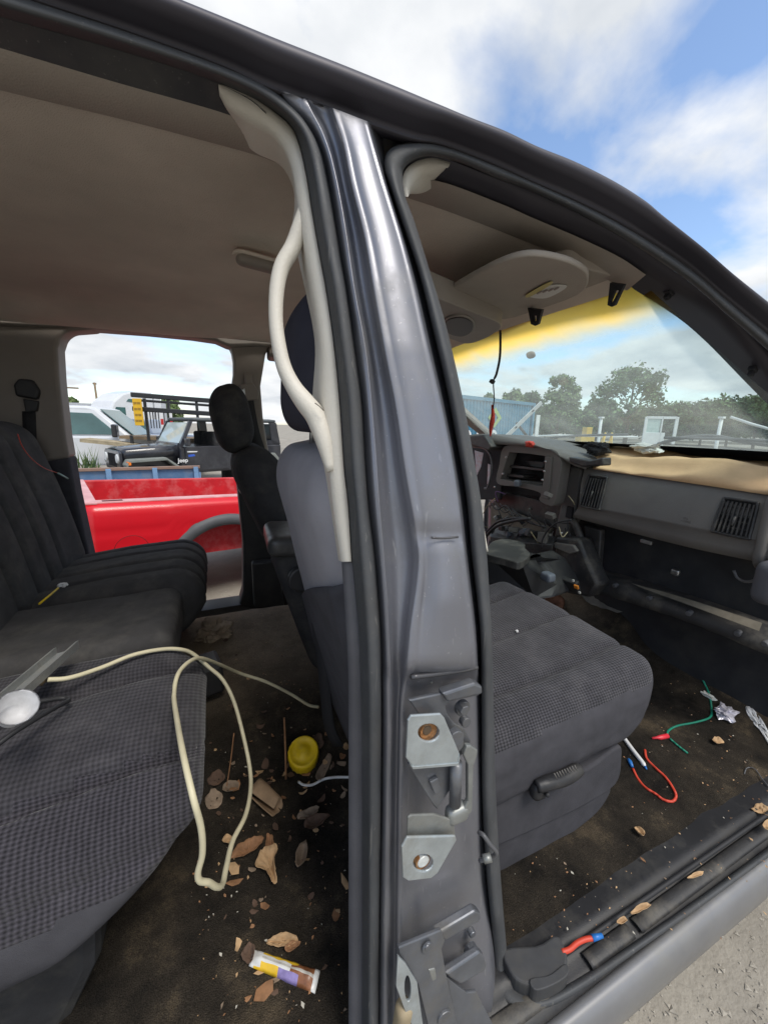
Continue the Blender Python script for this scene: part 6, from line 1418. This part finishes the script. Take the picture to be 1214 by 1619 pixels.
cw = root('scrap_rail', tuple(dirpt(960, 15.)), 0, 'white horizontal rail over the scrap row beyond the windscreen', 'rail')
P_('rail', tube([dirpt(800, 15., zat(800, 692, 15.))-dirpt(960, 15.), dirpt(880, 15., zat(880, 688, 15.))-dirpt(960, 15.), dirpt(1010, 15., zat(1010, 691, 15.))-dirpt(960, 15.)], .03, 8), bwh, cw, smooth=True)
P_('rail_post', box((0, 0, .5), (.03, .03, .65)), bwh, cw)
hd = root('white_pole', tuple(dirpt(1180, 9.)), 0, 'slanting thin white pole at the right of the windscreen', 'pole')
P_('rod', tube([dirpt(1150, 9., zat(1150, 659, 9.))-dirpt(1180, 9.), dirpt(1185, 9., zat(1185, 670, 9.))-dirpt(1180, 9.), dirpt(1230, 9., zat(1230, 682, 9.))-dirpt(1180, 9.)], .022, 8), bwh, hd, smooth=True); P_('foot', box((0, 0, .6), (.04, .04, .62)), plast, hd)
# ---- trees
barkm = M('bark', (.10, .075, .05), .9, 0, .3, 4)
lm = [M('foliage_a', (.12, .185, .075), .8, 0, .45, .6, spec=.25), M('foliage_b', (.15, .21, .085), .8, 0, .45, .6, spec=.25), M('foliage_c', (.10, .15, .07), .8, 0, .45, .6, spec=.25)]
def tree(u_, vtop, D_, wpx, seed, label, kind=0, group='trees beyond the yard'):
    g = random.Random(seed); q = dirpt(u_, D_); h = zat(u_, vtop, D_); wr = wpx/2*D_/F; t = root('tree', tuple(q), g.uniform(0, 6), label, 'tree', group)
    parts = [tube([(0, 0, 0), (g.uniform(-.2, .2), 0, h*.4), (g.uniform(-.4, .4), g.uniform(-.3, .3), h*.85)], [h*.028, h*.02, h*.006], 8)]
    cl = []; cb = h*.30
    for i in range(44):
        z = g.uniform(cb, h*.94); k = (z-cb)/(h-cb); rad = wr*(math.sin(math.pi*min(1, (k*.82+.16)))**.7); a = g.uniform(0, 6.3); r = rad*math.sqrt(g.uniform(.05, 1)); c = np.array([r*math.cos(a), r*math.sin(a), z]); cl.append((c, g.uniform(.16, .34)*wr+.25))
        if i < 9: parts.append(tube([(0, 0, z*.6), tuple(c*np.array([.5, .5, 1])*np.array([1, 1, .9])), tuple(c)], [h*.010, h*.006, h*.003], 5))
    P_('trunk', join(parts), barkm, t, smooth=True)
    V = []; Fc = []
    for c, r in cl:
        for i in range(95):
            d = np.array([g.gauss(0, 1), g.gauss(0, 1), g.gauss(0, .8)]); d /= np.linalg.norm(d)+1e-9; p = c+d*r*(g.random()**.45); s = g.uniform(.12, .28)*(D_/55)
            e1 = np.array([g.gauss(0, 1), g.gauss(0, 1), g.gauss(0, 1)]); e1 /= np.linalg.norm(e1); e2 = np.cross(e1, d); e2 /= np.linalg.norm(e2)+1e-9; b = len(V)
            V += [p-e1*s, p+e2*s*.6, p+e1*s, p-e2*s*.6]; Fc.append((b, b+1, b+2, b+3))
    P_('crown', (V, Fc), lm[kind], t)
TL = [(772, 622, 62, 26, 0, 'small round tree above the left end of the container'), (806, 611, 60, 30, 1, 'pointed tree above the container lettering'), (836, 620, 66, 34, 2, 'broad low tree behind the white boom'), (880, 590, 52, 46, 1, 'tall round-topped tree right of the white boom'), (916, 655, 60, 44, 0, 'low bushy tree between the two tall trees'), (944, 632, 60, 40, 0, 'left shoulder of the tallest tree group'), (990, 580, 52, 82, 0, 'tallest broad tree in the middle of the windscreen'), (1030, 648, 58, 46, 2, 'low dark tree behind the white door frame'), (1068, 642, 60, 50, 0, 'wide low tree right of the white door frame'), (1110, 636, 56, 56, 2, 'dense dark tree left of the slanting pole'), (1152, 634, 54, 54, 0, 'dense tree behind the slanting pole'), (1196, 628, 50, 56, 2, 'dense tree at the right edge of the windscreen'), (1246, 622, 48, 60, 0, 'tree outside the right edge by the pillar'), (862, 655, 64, 40, 2, 'low tree at the foot of the round-topped tree'), (118, 630, 75, 22, 1, 'light green tree beside the crossarm pole'), (275, 628, 70, 24, 1, 'small tree behind the pipe rack')]
for k, (u_, v_, D_, w_, kd, lab) in enumerate(TL): tree(u_, v_, D_, w_, 100+k, lab, kd)
# far low scrub that reads as one mass
def scrub():
    g = random.Random(77); V = []; Fc = []
    for i in range(5200):
        u_ = g.uniform(730, 1330); D_ = g.uniform(66, 84); h = zat(u_, 652+8*mnoise.noise((u_*.02, 0, 0)), D_); p = dirpt(u_, D_, g.uniform(.2, 1)*h); s = g.uniform(.25, .6); e1 = np.array([g.gauss(0, 1), g.gauss(0, 1), g.gauss(0, 1)]); e1 /= np.linalg.norm(e1); e2 = np.cross(e1, [.3, .5, .8]); e2 /= np.linalg.norm(e2); b = len(V); V += [p-e1*s, p+e2*s*.7, p+e1*s, p-e2*s*.7]; Fc.append((b, b+1, b+2, b+3))
    mk('woodland', V, Fc, lm[2], kind='stuff', smooth=False, label='far belt of low woodland behind the trees', cat='woodland')
scrub()
# ---- the nose of the truck beyond the frame: hinge pillar, wings, bonnet
for s in (-1, 1):
    V, Fc = prism([(1.70, s*.76, .50), (1.66, s*.76, 1.30), (1.70, s*.76, 1.39), (1.82, s*.76, 1.37), (1.82, s*.76, .50)], (0, s*.12, 0)); bevel(sub('hinge_pillar', (V, Fc), paint, smooth=False), .02, 3)
    rows = []
    for y, z0, z1 in ((.78, 1.30, 1.22), (.88, 1.27, 1.18), (.95, 1.16, 1.08), (.97, .95, .90), (.95, .60, .62)):
        rows.append(np.array([(x, s*y*(1-.05*max(0, x-2.3)), z0+(z1-z0)*(x-1.7)/1.2 if not (z0 < .8 and abs(x-2.42) < .46) else .62+.36*math.sqrt(max(0, 1-((x-2.42)/.46)**2))) for x in np.linspace(1.72, 2.95, 40)]))
    solid(sub('front_wing', loft(rows), paint), .006)
rows = [np.array([(x, y, 1.33-.10*(x-1.72)/1.2+.05*(1-(y/.8)**2)-.10*max(0, (x-2.8)/.15)) for x in np.linspace(1.74, 2.95, 24)]) for y in np.linspace(-.77, .77, 24)]
solid(sub('bonnet', loft(rows), paint), .006)
